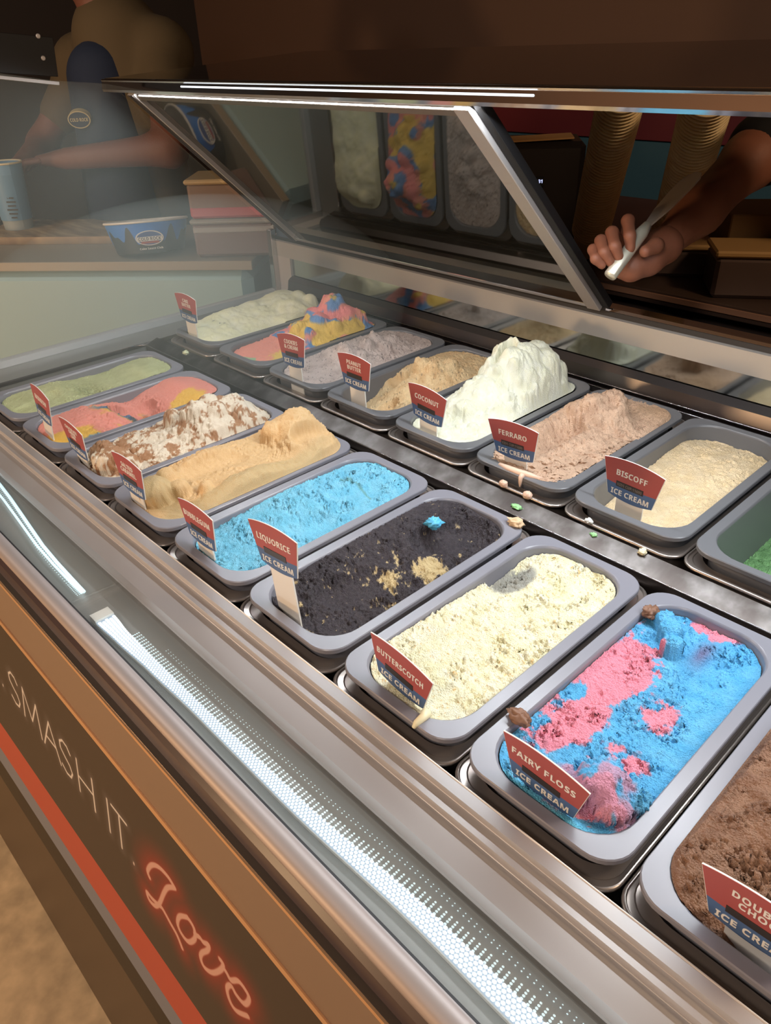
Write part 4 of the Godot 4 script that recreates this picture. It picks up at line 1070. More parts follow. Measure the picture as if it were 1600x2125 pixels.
	for j in range(nv - 1, 0, -1): ring.append(j * (nu + 1))
	var first := V.size()
	for q in ring.size():
		var p := V[ring[q]]
		V.append(Vector3(p.x * 0.86, minf(p.y - 0.01, -0.03) if p.y > -0.09 else -0.109, p.z * 0.93))
		N.append(Vector3(p.x, 0, p.z).normalized())
		C.append(C[ring[q]])
	for q in ring.size():
		var q2 := (q + 1) % ring.size()
		idx.append_array([ring[q], first + q, ring[q2], ring[q2], first + q, first + q2])
	var arr := []
	arr.resize(Mesh.ARRAY_MAX)
	arr[Mesh.ARRAY_VERTEX] = V
	arr[Mesh.ARRAY_NORMAL] = N
	arr[Mesh.ARRAY_COLOR] = C
	arr[Mesh.ARRAY_INDEX] = idx
	var am := ArrayMesh.new()
	am.add_surface_from_arrays(Mesh.PRIMITIVE_TRIANGLES, arr)
	var o := put("ice_cream", am, M.ice_smooth if k in [1, 2, 3, 9, 10, 13] else M.ice_crumb)
	o.position = at
	tag(o, F.label, "ice cream", "ice creams in their tubs")

# ------------------------------------------------------------------ flavour signs
func sign_outline(y0: float, y1: float, inset := 0.0) -> PackedVector2Array:
	# the part of the fan-shaped card between two heights (-1 bottom .. 1 top)
	var out := PackedVector2Array()
	var half := func(t: float) -> float: return lerpf(0.0332, 0.04425, (t + 1) / 2) - inset
	var yy := func(t: float, f: float) -> float:
		var h := t * 0.0265
		var sag := lerpf(0.0052, 0.0058, (t + 1) / 2)
		return h + sag * (1.0 - f * f) * (1.0 if t > -0.99 else -1.0) * (1.0 if absf(t) > 0.99 else -0.35) - (0.001 if t > 0.99 else 0.0)
	for k in 17:
		var f := -1.0 + k / 8.0
		out.append(Vector2(f * half.call(y1), yy.call(y1, f)))
	for k in 17:
		var f := 1.0 - k / 8.0
		out.append(Vector2(f * half.call(y0), yy.call(y0, f)))
	return out

func lettering(text: String, height: float, width: float, at: Vector3, m: Material, parent: Node, called := "lettering") -> void:
	var t := TextMesh.new()
	var f := SystemFont.new()
	f.font_names = PackedStringArray(["Droid Sans"])
	f.font_weight = 700
	t.font = f
	t.text = text
	t.font_size = 48
	t.pixel_size = height / 34.0
	t.depth = 0.0004
	t.curve_step = 2.0
	t.line_spacing = -12
	t.horizontal_alignment = HORIZONTAL_ALIGNMENT_CENTER
	var o := MeshInstance3D.new()
	o.name = called
	o.mesh = t
	o.material_override = m
	parent.add_child(o, true)
	o.position = at
	var ww: float = t.get_aabb().size.x
	if ww > width: o.scale = Vector3(width / ww, 1, 1)

func signs() -> void:
	var list := [
		["RAINBOW", Vector3(-0.5348, 0.051, 0.0943), Vector3(-2.9, -3.3, -3.3), "pink and yellow rainbow ice cream", -0.05],
		["CHOCOLATE\nCHEESE\nCAKE", Vector3(-0.3879, 0.0388, 0.1045), Vector3(4.2, -1.3, -2.2), "brown crumbed cream ice cream", -0.04],
		["SALTED\nCARAMEL", Vector3(-0.1977, 0.0442, 0.1052), Vector3(2.1, 0.3, -0.3), "smooth caramel ball", -0.04],
		["BUBBLEGUM", Vector3(-0.0179, 0.0386, 0.1022), Vector3(1.9, -1.1, 2.4), "bright blue ice cream", -0.05],
		["LIQUORICE", Vector3(0.1553, 0.0829, 0.1004), Vector3(1.8, 2.5, 3.3), "black ice cream, taller than its neighbours", -0.06],
		["BUTTERSCOTCH", Vector3(0.3565, 0.0282, 0.1002), Vector3(5.3, -0.7, -7.5), "cream yellow ice cream flecked with tan bits", -0.04],
		["FAIRY FLOSS", Vector3(0.5332, 0.0267, 0.1017), Vector3(7.7, 0.3, -3.6), "pink and blue marbled ice cream", -0.04],
		["DOUBLE\nCHOC", Vector3(0.7160, 0.0300, 0.0980), Vector3(6.0, 1.0, 2.0), "dark chocolate ice cream", -0.04],
		["CAKE\nBATTER", Vector3(-0.7304, 0.0878, -0.3183), Vector3(1.9, -0.5, 0.0), "pale lemon ice cream", -0.03],
		["COOKIES\n& CREAM", Vector3(-0.3501, 0.0844, -0.3137), Vector3(-1.3, -1.6, 4.9), "greyish brown flecked ice cream", -0.03],
		["PEANUT\nBUTTER", Vector3(-0.178, 0.0859, -0.3179), Vector3(2.2, -1.5, 1.0), "golden brown scraped ice cream", -0.06],
		["COCONUT", Vector3(-0.0098, 0.0725, -0.3227), Vector3(3.6, -2.9, -2.7), "white heaped ice cream", -0.03],
		["FERRARO", Vector3(0.166, 0.0702, -0.3203), Vector3(7.5, 2.6, 2.3), "light brown mottled ice cream", -0.03],
		["BISCOFF", Vector3(0.3538, 0.0683, -0.3293), Vector3(3.7, -0.9, -1.5), "half empty tub of pale tan ice cream", -0.07],
	]
	var card := mk()
	slab(card, sign_outline(-1, 1), -0.0008, 0.0006)
	var card_m := done(card)
	var red := mk()
	slab(red, sign_outline(-0.28, 1, 0.0005), 0.0006, 0.0009)
	var red_m := done(red)
	var blue := mk()
	slab(blue, sign_outline(-1, -0.28, 0.0005), 0.0006, 0.0009)
	var blue_m := done(blue)
	var sticker := boxm(Vector3(-0.002, -0.0075, 0.0011), Vector3(0.040, 0.0082, 0.0006))
	var n := 0
	for s in list:
		var far := n >= 8
		var t := thing("flavour_sign", "red and blue sign reading %s in the %s" % [String(s[0]).replace("\n", " ").to_lower(), s[3]] if not n in [0, 1, 12, 13] else "red and blue flavour sign standing in the %s" % s[3], "sign", s[1], "red and blue flavour signs")
		t.rotation_order = EULER_ORDER_YXZ
		t.rotation_degrees = s[2]
		put("card", card_m, M.white, t)
		put("red_band", red_m, M.red, t)
		put("blue_band", blue_m, M.blue, t)
		put("price_sticker", sticker, M.sticker, t)
		var lines: int = String(s[0]).count("\n") + 1
		lettering(s[0], 0.0082 if lines == 1 else 0.0072 if lines == 2 else 0.0056, 0.066 if lines == 1 else 0.056, Vector3(-0.001, 0.0095 if lines == 1 else 0.0110, 0.0011), M.white, t)
		lettering("ICE CREAM", 0.0078, 0.058, Vector3(0.0, -0.0208, 0.0011), M.white, t)
		if s[0] in ["BISCOFF", "FERRARO"]:
			lettering("KIDS CUP:11690", 0.0042, 0.036, Vector3(-0.002, -0.0075, 0.0016), M.ink, t, "price_print")
		# stem pushed into the ice cream
		var depth: float = s[1].y - s[4]
		var st := mk()
		box(st, Vector3(0.0, -0.024 - (depth - 0.024) / 2, -0.0020), Vector3(0.040, depth - 0.024, 0.0022))
		put("stem", done(st), M.white, t)
		n += 1

# ------------------------------------------------------------------ scraps and drips
func blob(r: Vector3, seed_: int, bumpy: float, c: Color, rough := 0.55) -> MeshInstance3D:
	var n := FastNoiseLite.new()
	n.seed = seed_
	n.frequency = 1.1
	n.fractal_octaves = 3
	var st := mk()
	st.set_smooth_group(0)
	var R := 14
	var S := 22
	var p := func(i: int, j: int) -> Vector3:
		var a := PI * i / R
		var b := TAU * (j % S) / S
		var d := Vector3(sin(a) * cos(b), cos(a), sin(a) * sin(b))
		return d * r * (1.0 + bumpy * n.get_noise_3dv(d * 1.6))
	for i in R:
		for j in S:
			quad(st, p.call(i, j), p.call(i, j + 1), p.call(i + 1, j + 1), p.call(i + 1, j))
	var o := MeshInstance3D.new()
	o.mesh = done(st)
	o.material_override = mat(c, rough)
	return o

func scrap(called: String, at: Vector3, r: Vector3, seed_: int, bumpy: float, c: Color, label: String, category: String, turn := 0.0) -> void:
	var o := blob(r, seed_, bumpy, c)
	o.name = numbered(called)
	add_child(o, true)
	o.position = at
	o.rotation.y = turn
	tag(o, label, category)

func scraps() -> void:
	scrap("ice_cream_scrap", Vector3(0.1592, 0.000, -0.1581), Vector3(0.011, 0.007, 0.009), 1, 0.9, col(92, 184, 222), "scrap of bright blue ice cream lying on the black ice cream", "scrap", 0.6)
	scrap("ice_cream_lump", Vector3(0.2431, 0.004, -0.2329), Vector3(0.012, 0.006, 0.008), 2, 0.7, col(214, 184, 146), "tan lump on the rear right corner of the black ice cream's tub", "scrap")
	scrap("cookie_crumb", Vector3(0.4650, 0.005, 0.0451), Vector3(0.012, 0.006, 0.008), 3, 0.7, col(128, 92, 70), "brown crumb on the tub rim behind the pink and blue ice cream's sign", "crumb")
	scrap("cookie_crumb", Vector3(0.4714, 0.002, -0.1906), Vector3(0.009, 0.006, 0.010), 4, 0.7, col(128, 92, 70), "brown crumb at the back left corner of the pink and blue ice cream", "crumb")
	scrap("ice_cream_drip", Vector3(0.1741, 0.0130, -0.2916), Vector3(0.007, 0.006, 0.005), 5, 0.3, col(216, 182, 158), "left of two light brown drips on the steel lip before the mottled ice cream", "drip")
	scrap("ice_cream_drip", Vector3(0.2182, 0.0120, -0.2913), Vector3(0.007, 0.006, 0.006), 6, 0.3, col(216, 182, 158), "right of two light brown drips on the steel lip before the mottled ice cream", "drip")
	scrap("ice_cream_scrap", Vector3(0.2148, -0.0000, -0.2717), Vector3(0.009, 0.0025, 0.005), 7, 0.8, col(150, 206, 140), "larger light green scrap on the row divider", "scrap")
	scrap("ice_cream_scrap", Vector3(0.3359, 0.0030, -0.2813), Vector3(0.005, 0.002, 0.004), 8, 0.8, col(150, 206, 140), "smaller light green scrap on the row divider", "scrap")
	scrap("ice_cream_scrap", Vector3(0.4047, 0.0065, -0.2860), Vector3(0.005, 0.004, 0.006), 9, 0.7, col(230, 220, 182), "cream coloured scrap on the divider before the pale tan ice cream", "scrap")
	scrap("ice_cream_scrap", Vector3(-0.6998, 0.0045, -0.2800), Vector3(0.008, 0.004, 0.006), 10, 0.7, col(206, 214, 176), "pale scrap at the left end of the row divider", "scrap")
	scrap("ice_cream_scrap", Vector3(0.3201, 0.0130, -0.2920), Vector3(0.006, 0.003, 0.004), 12, 0.7, col(222, 222, 214), "white scrap on the steel lip before the pale tan ice cream's sign", "scrap")
	# melt running over rims
	var melt := mat(col(216, 182, 158), 0.35)
	var d := thing("front_drip", "light brown melt running over the front rim of the mottled ice cream's tub", "drip")
	var st := mk()
	tube(st, [Vector3(0.150, 0.029, -0.3110), Vector3(0.168, 0.0300, -0.3080), Vector3(0.188, 0.0300, -0.3090), Vector3(0.206, 0.0300, -0.3130), Vector3(0.222, 0.0290, -0.3180)], [0.003, 0.0050, 0.0055, 0.0050, 0.003], 10)
	put("melt", done(st), melt, d)
	var st2 := mk()
	tube(st2, [Vector3(0.197, 0.0305, -0.3060), Vector3(0.197, 0.0285, -0.3010), Vector3(0.197, 0.0210, -0.3005), Vector3(0.197, 0.0140, -0.3008)], [0.0045, 0.0036, 0.0026, 0.0014], 10)
	put("run", done(st2), melt, d)
	var e := thing("butter_drip", "cream drip hanging over the front rim under the cream yellow ice cream's sign", "drip")
	var st3 := mk()
	tube(st3, [Vector3(0.394, 0.001, 0.102), Vector3(0.396, 0.0015, 0.109), Vector3(0.396, 0.0005, 0.1185), Vector3(0.395, -0.004, 0.1215)], [0.006, 0.0045, 0.0036, 0.0022], 10)
	put("melt", done(st3), mat(col(238, 230, 190), 0.4), e)

# ------------------------------------------------------------------ behind the cabinet
func body_mesh(st_arr: Array, bones: Array, cell: float, k: float) -> void:
	# tapered capsules joined by a smooth minimum, meshed by surface nets; adds to [vertices, normals, indices]
	var lo := Vector3(1e9, 1e9, 1e9)
	var hi := -lo
	for b in bones:
		var r: float = maxf(b[2], b[3]) + 3.0 * cell
		lo = lo.min(b[0] - Vector3.ONE * r).min(b[1] - Vector3.ONE * r)
		hi = hi.max(b[0] + Vector3.ONE * r).max(b[1] + Vector3.ONE * r)
	var nx := int((hi.x - lo.x) / cell) + 2
	var ny := int((hi.y - lo.y) / cell) + 2
	var nzz := int((hi.z - lo.z) / cell) + 2
	var sum := PackedFloat32Array()
	sum.resize(nx * ny * nzz)
	for b in bones:
		var a: Vector3 = b[0]
		var ab: Vector3 = b[1] - a
		var l2 := maxf(ab.length_squared(), 1e-9)
		var r0: float = b[2]
		var r1: float = b[3]
		var m := Vector3.ONE * (maxf(r0, r1) + maxf(4.0 * k, 2.5 * cell))
		var p0: Vector3 = (a.min(b[1]) - m - lo) / cell
		var p1: Vector3 = (a.max(b[1]) + m - lo) / cell
		for z in range(maxi(0, int(p0.z)), mini(nzz, int(p1.z) + 2)):
			for y in range(maxi(0, int(p0.y)), mini(ny, int(p1.y) + 2)):
				var row := (z * ny + y) * nx
				for x in range(maxi(0, int(p0.x)), mini(nx, int(p1.x) + 2)):
					var p := lo + Vector3(x, y, z) * cell
					var t := clampf((p - a).dot(ab) / l2, 0.0, 1.0)
					var d := p.distance_to(a + ab * t) - lerpf(r0, r1, t)
					sum[row + x] += exp(clampf(-d / k, -60.0, 60.0))
	var F := PackedFloat32Array()
	F.resize(sum.size())
	for i in sum.size(): F[i] = -k * log(sum[i]) if sum[i] > 1e-20 else 46.0 * k
	var ids := {}
	var V: PackedVector3Array = st_arr[0]
	var I: PackedInt32Array = st_arr[2]
	var base := V.size()
	var off := [0, 1, nx, nx + 1, nx * ny, nx * ny + 1, nx * ny + nx, nx * ny + nx + 1]
	var cor := [Vector3(0, 0, 0), Vector3(1, 0, 0), Vector3(0, 1, 0), Vector3(1, 1, 0), Vector3(0, 0, 1), Vector3(1, 0, 1), Vector3(0, 1, 1), Vector3(1, 1, 1)]
	var edges := [[0, 1], [2, 3], [4, 5], [6, 7], [0, 2], [1, 3], [4, 6], [5, 7], [0, 4], [1, 5], [2, 6], [3, 7]]
	for z in nzz - 1:
		for y in ny - 1:
			for x in nx - 1:
				var at := (z * ny + y) * nx + x
				var f0 := F[at]
				if absf(f0) > cell * 2.0: continue
				var neg := 0
				for o in off:
					if F[at + o] < 0.0: neg += 1
				if neg == 0 or neg == 8: continue
				var s := Vector3.ZERO
				var n := 0
				for e in edges:
					var fa := F[at + off[e[0]]]
					var fb := F[at + off[e[1]]]
					if (fa < 0.0) != (fb < 0.0):
						s += cor[e[0]].lerp(cor[e[1]], fa / (fa - fb))
						n += 1
				ids[at] = V.size()
				V.append(lo + (Vector3(x, y, z) + s / n) * cell)
	for at in ids:
		var f0 := F[at]
		for ax in [[1, nx, nx * ny], [nx, nx * ny, 1], [nx * ny, 1, nx]]:
			var f1 := F[at + ax[0]]
			if (f0 < 0.0) == (f1 < 0.0): continue
			var q := [at, at - ax[1], at - ax[1] - ax[2], at - ax[2]]
			var ok := true
			for c in q:
				if not ids.has(c): ok = false
			if not ok: continue
			if f0 < 0.0: q.reverse()
			I.append_array([ids[q[0]], ids[q[1]], ids[q[2]], ids[q[0]], ids[q[2]], ids[q[3]]])
	st_arr[0] = V
	st_arr[2] = I

func body_done(a: Array) -> ArrayMesh:
	var V: PackedVector3Array = a[0]
	var I: PackedInt32Array = a[2]
	var N := PackedVector3Array()
	N.resize(V.size())
	for t in range(0, I.size(), 3):
		var n := (V[I[t + 2]] - V[I[t]]).cross(V[I[t + 1]] - V[I[t]])
		for e in 3: N[I[t + e]] += n
	for i in N.size(): N[i] = N[i].normalized()
	var arr := []
	arr.resize(Mesh.ARRAY_MAX)
	arr[Mesh.ARRAY_VERTEX] = V
	arr[Mesh.ARRAY_NORMAL] = N
	arr[Mesh.ARRAY_INDEX] = I
	var m := ArrayMesh.new()
	m.add_surface_from_arrays(Mesh.PRIMITIVE_TRIANGLES, arr)
	return m

func fresh() -> Array:
	return [PackedVector3Array(), null, PackedInt32Array()]

func background() -> void:
	back_room()
	counter()
	scooping_person()
	bending_person()

func back_room() -> void:
	tag(put("red_wall_panel", boxm(Vector3(-0.6, 0.285, -2.725), Vector3(5.0, 0.19, 0.03)), mat(col(96, 16, 24), 0.6)), "red painted band along the wall behind the stacks of cups", "wall panel")
	tag(put("teal_wall_panel", boxm(Vector3(-0.6, -0.185, -2.73), Vector3(5.0, 0.74, 0.03)), mat(col(44, 84, 98), 0.6)), "dark teal painted wall panel under the red band", "wall panel")
	var ct := thing("back_counter", "dark brown work counter behind the servers' side of the cabinet", "counter")
	put("counter_top", boxm(Vector3(-0.45, 0.062, -1.62), Vector3(1.44, 0.03, 1.0)), mat(col(74, 58, 50), 0.35), ct)
	put("counter_front", boxm(Vector3(-0.45, -0.45, -1.62), Vector3(1.40, 0.98, 0.92)), mat(col(50, 40, 36), 0.5), ct)
	put("counter_edge", boxm(Vector3(-0.45, 0.066, -1.115), Vector3(1.44, 0.012, 0.006)), mat(col(150, 112, 90), 0.4), ct)
	# two leaning stacks of nested cups
	var st := mk()
	lathe(st, [[0.030, -0.085, 1], [0.0405, -0.0015, 1], [0.0455, -0.0012, 2], [0.0468, 0.0000, 2], [0.0455, 0.0012, 2], [0.0425, 0.001, 3], [0.0310, -0.080, 3]], 28)
	var cup_m := done(st)
	var cup_c := mat(col(244, 218, 168), 0.6)
	var first: MeshInstance3D = null
	for s in [[Vector3(-0.1475, 0.4389, -1.0158), Vector3(-0.3077, 0.1627, -1.2210), "left"], [Vector3(0.0248, 0.4403, -1.0300), Vector3(-0.1122, 0.1823, -1.2530), "right"]]:
		var axis: Vector3 = s[0] - s[1]
		var count := 48
		var y := axis.normalized()
		var x := y.cross(Vector3(0, 0, 1)).normalized()
		var bs := Basis(x, y, x.cross(y))
		for k in count:
			var o: MeshInstance3D
			if first == null:
				first = put("paper_cup", cup_m, cup_c)
				o = first
			else:
				o = first.duplicate()
				o.name = numbered("paper_cup")
				add_child(o, true)
			o.transform = Transform3D(bs, s[1] + axis * 1.12 * (float(k) / (count - 1)))
			tag(o, "cream paper cup nested in the %s one of two leaning cup stacks" % s[2], "cup", "cream cups in the %s leaning stack" % s[2])
		var ho := thing("cup_holder", "dark sloping holder under the %s leaning stack of cream cups" % s[2], "cup holder")
		put("holder_base", boxm(s[1] - y * 0.092, Vector3(0.10, 0.012, 0.10), bs), M.black, ho)
		var st2 := mk()
		tube(st2, [s[1] - y * 0.10 - bs.z * 0.055, s[0] - bs.z * 0.055], 0.006, 8)
		put("holder_rod", done(st2), M.black, ho)
	# dark machine with a small lit display
	var mc := thing("dispenser_machine", "black machine with a small lit number display left of the cup stacks", "machine")
	var mp := Vector3(-0.640, 0.205, -1.420)
	var mb := Basis(Vector3.UP, 0.68)
	put("casing", boxm(mp, Vector3(0.26, 0.252, 0.20), mb, 0.012), mat(col(30, 24, 22), 0.4), mc)
	put("front_plate", boxm(mp + mb * Vector3(0, 0.0, 0.1015), Vector3(0.23, 0.22, 0.006), mb), mat(col(40, 32, 29), 0.5), mc)
	put("display_window", boxm(mp + mb * Vector3(0.0, 0.03, 0.1055), Vector3(0.05, 0.026, 0.004), mb), M.black, mc)
	var holder := Node3D.new()
	holder.name = "display_digits"
	mc.add_child(holder)
	holder.transform = Transform3D(mb, mp + mb * Vector3(0.016, 0.030, 0.1082))
	lettering("31", 0.0085, 0.02, Vector3.ZERO, glow(col(190, 200, 255), 1.6), holder, "lit_digits")
	var cb := thing("cardboard_flap", "torn brown cardboard lying on top of the black machine", "cardboard")
	put("flap", boxm(mp + Vector3(0.02, 0.1300, 0.03), Vector3(0.20, 0.004, 0.12), mb * Basis(Vector3(0, 0, 1), 0.04)), mat(col(176, 130, 76), 0.8), cb)
	# boxes and tubs on the back counter at the right
	var bx := thing("cardboard_box", "brown cardboard box with a pale label behind the scooping arm", "box")
	put("carton", boxm(Vector3(0.03, 0.150, -1.44), Vector3(0.22, 0.14, 0.2), Basis(Vector3.UP, 0.65), 0.003), mat(col(120, 92, 58), 0.8), bx)
	put("label", boxm(Vector3(0.03, 0.150, -1.44) + Basis(Vector3.UP, 0.65) * Vector3(0.03, 0.03, 0.1015), Vector3(0.07, 0.012, 0.002), Basis(Vector3.UP, 0.65)), mat(col(196, 160, 110), 0.7), bx)
	for q in [[Vector3(0.09, 0.078, -1.24), Vector3(0.17, 0.085, 0.13), "larger plastic tub with a tan lid on the back counter behind the scooping arm"], [Vector3(-0.12, 0.078, -1.30), Vector3(0.15, 0.06, 0.13), "smaller plastic tub with a tan lid on the back counter behind the scooping hand"]]:
		var t := thing("storage_tub", q[2], "tub", q[0])
		var rot := Basis(Vector3.UP, 0.6)
		put("tub_body", boxm(Vector3(0, q[1].y / 2, 0), q[1], rot, 0.008), mat(col(92, 76, 70), 0.3), t)
		put("tub_lid", boxm(Vector3(0, q[1].y + 0.007, 0), Vector3(q[1].x * 1.05, 0.014, q[1].z * 1.05), rot, 0.004), mat(col(190, 150, 96), 0.5), t)

func counter() -> void:
	# white-fronted side counter beyond the left end of the cabinet
	var n := Vector3(0.6574, 0, 0.7535)
	var bs := Basis(Vector3(0.7535, 0, -0.6574), Vector3.UP, n).orthonormalized()
	var edge := Vector3(-1.197, 0.093, -0.437)
	var c := thing("side_counter", "pale fronted side counter beyond the misted end glass", "counter")
	put("counter_top", boxm(edge + bs * Vector3(-0.32, -0.012, -0.24), Vector3(1.28, 0.024, 0.48), bs), mat(col(150, 138, 118), 0.4), c)
	put("counter_front", boxm(edge + bs * Vector3(-0.32, -0.525, -0.24), Vector3(1.26, 1.0, 0.46), bs), mat(col(160, 190, 192), 0.5), c)
	var wood := mat(Color.WHITE, 0.5)
	var nt := noise_tex(0.01, 0, 4, 256, 21)
	var ramp := Gradient.new()
	ramp.set_color(0, col(120, 92, 62))
	ramp.set_color(1, col(196, 166, 120))
	nt.color_ramp = ramp
	wood.albedo_texture = nt
	wood.uv1_triplanar = true
	wood.uv1_world_triplanar = true
	wood.uv1_scale = Vector3(2, 2, 9)
	tag(put("wooden_board", boxm(edge + bs * Vector3(-0.30, 0.011, -0.34), Vector3(0.56, 0.022, 0.26), bs), wood), "pale wooden board lying on the side counter behind the blue tub", "board")
	# blue dripping tub with its badge
	var b := thing("ice_cream_bowl", "wide blue and black paper bowl with an oval badge on the side counter", "bowl", Vector3(-1.250, 0.0960, -0.520))
	b.basis = Basis(Vector3(0.42, 0, -0.907).normalized(), -0.15) * Basis.from_scale(Vector3(1, 0.86, 1))
	var st := mk()
	lathe(st, [[0.0, 0.0, 1], [0.088, 0.0, 1], [0.090, 0.004, 2], [0.1085, 0.092, 2]], 48)
	put("bowl_wall", done(st), mat(col(30, 36, 44), 0.45), b)
	var st1 := mk()
	lathe(st1, [[0.1085, 0.0905, 1], [0.1125, 0.0915, 1], [0.1130, 0.095, 1], [0.1105, 0.0975, 1], [0.1070, 0.096, 1]], 48)
	put("rim", done(st1), M.white, b)
	var st2 := mk()
	lathe(st2, [[0.1070, 0.096, 1], [0.088, 0.008, 1], [0.0, 0.006, 2]], 48)
	put("inside", done(st2), M.white, b)
	# the blue glaze running down in drips
	var st3 := mk()
	st3.set_smooth_group(0)
	var drop := func(t: float) -> float:
		return 0.055 - 0.016 * sin(t * 11.0) - 0.012 * sin(t * 17.0 + 1.0)
	for k in 144:
		var t0 := TAU * k / 144
		var t1 := TAU * (k + 1) / 144
		var at := func(t: float, h: float) -> Vector3:
			var r := lerpf(0.0902, 0.1089, (h - 0.004) / 0.088) + 0.0006
			return Vector3(r * cos(t), h, r * sin(t))
		quad(st3, at.call(t0, drop.call(t0)), at.call(t0, 0.0905), at.call(t1, 0.0905), at.call(t1, drop.call(t1)))
	put("blue_glaze", done(st3), mat(col(48, 124, 214), 0.4), b)
	# badge: oval, stripes and lettering, bent to face the cabinet
	var face := Node3D.new()
	face.name = "badge"
	b.add_child(face)
	var turn := Basis(Vector3.UP, 1.02) * Basis(Vector3.RIGHT, 0.21)
	face.transform = Transform3D(turn, Basis(Vector3.UP, 1.02) * Vector3(0.010, 0.047, 0.1010))
	for e in [[0.036, 0.0220, 0.0008, M.white, "badge_border"], [0.033, 0.0195, 0.0012, mat(col(52, 84, 150), 0.5), "badge_field"]]:
		var so := mk()
		var ov := PackedVector2Array()
		for k in 32: ov.append(Vector2(cos(TAU * k / 32) * e[0], sin(TAU * k / 32) * e[1]))
		slab(so, ov, -0.004, e[2])
		put(e[4], done(so), e[3], face)
	put("badge_stripe", boxm(Vector3(0, -0.002, 0.0014), Vector3(0.064, 0.013, 0.0006)), M.white, face)
	put("badge_red_stripe", boxm(Vector3(0, -0.0125, 0.0014), Vector3(0.046, 0.006, 0.0006)), M.red, face)
	lettering("COLD ROCK", 0.0095, 0.058, Vector3(0, -0.002, 0.0018), mat(col(34, 44, 84), 0.5), face)
	lettering("Cake Sauce Club", 0.006, 0.060, Vector3(0, -0.031, 0.0006), M.white, face, "script_lettering")
	# tall cup
	var cup := thing("tall_paper_cup", "tall pale blue paper cup with dark print at the left edge of the side counter", "cup", Vector3(-1.796, 0.093, -0.372))
	var st4 := mk()
	lathe(st4, [[0.0, 0.0, 1], [0.040, 0.0, 1], [0.0405, 0.005, 2], [0.049, 0.150, 2]], 36)
	put("cup_wall", done(st4), mat(col(150, 158, 156), 0.5), cup)
	var st5 := mk()
	lathe(st5, [[0.0488, 0.150, 2], [0.0535, 0.205, 2], [0.0525, 0.206, 3], [0.045, 0.05, 4], [0.0, 0.05, 5]], 36)
	put("cup_band", done(st5), mat(col(110, 148, 176), 0.5), cup)
	var st6 := mk()
	lathe(st6, [[0.0535, 0.204, 1], [0.0555, 0.2055, 1], [0.0555, 0.209, 1], [0.0525, 0.2095, 1], [0.0515, 0.206, 1]], 36)
	put("cup_rim", done(st6), mat(col(226, 214, 178), 0.5), cup)
	var pr := Node3D.new()
	pr.name = "cup_print"
	cup.add_child(pr)
	pr.transform = Transform3D(Basis(Vector3.UP, 1.05) * Basis(Vector3.FORWARD, 0.05), Basis(Vector3.UP, 1.05) * Vector3(0, 0.085, 0.0475))
	for k in 6:
		put("print_line", boxm(Vector3(0.004, 0.03 - k * 0.011, 0.0), Vector3([0.018, 0.026, 0.022, 0.030, 0.024, 0.016][k], 0.0045, 0.001)), mat(col(70, 66, 62), 0.6), pr)
	# two stacked clear boxes with pinkish pieces
	for q in [[0.094, "lower of two stacked clear boxes at the right end of the side counter", false], [0.190, "upper of two stacked clear boxes, with a cream lid and pink pieces inside", true]]:
		var t := thing("clear_box", q[1], "box", Vector3(-1.075, q[0], -0.70))
		var bb := Basis(Vector3.UP, 0.80)
		put("box_wall", boxm(Vector3(0, 0.045, 0), Vector3(0.215, 0.088, 0.16), bb, 0.008), mat(col(120, 98, 92) if not q[2] else col(128, 104, 88), 0.3), t)
		put("box_lid", boxm(Vector3(0, 0.091, 0), Vector3(0.225, 0.012, 0.17), bb, 0.004), mat(col(150, 146, 138) if not q[2] else col(186, 160, 116), 0.4), t)
		if q[2]:
			put("pink_filling", boxm(Vector3(0.002, 0.018, 0) , Vector3(0.216, 0.030, 0.161), bb, 0.006), mat(col(178, 84, 88), 0.5), t)
		else:
			put("box_front_band", boxm(Vector3(0.002, 0.07, 0) , Vector3(0.2165, 0.018, 0.1612), bb, 0.004), mat(col(158, 152, 146), 0.35), t)

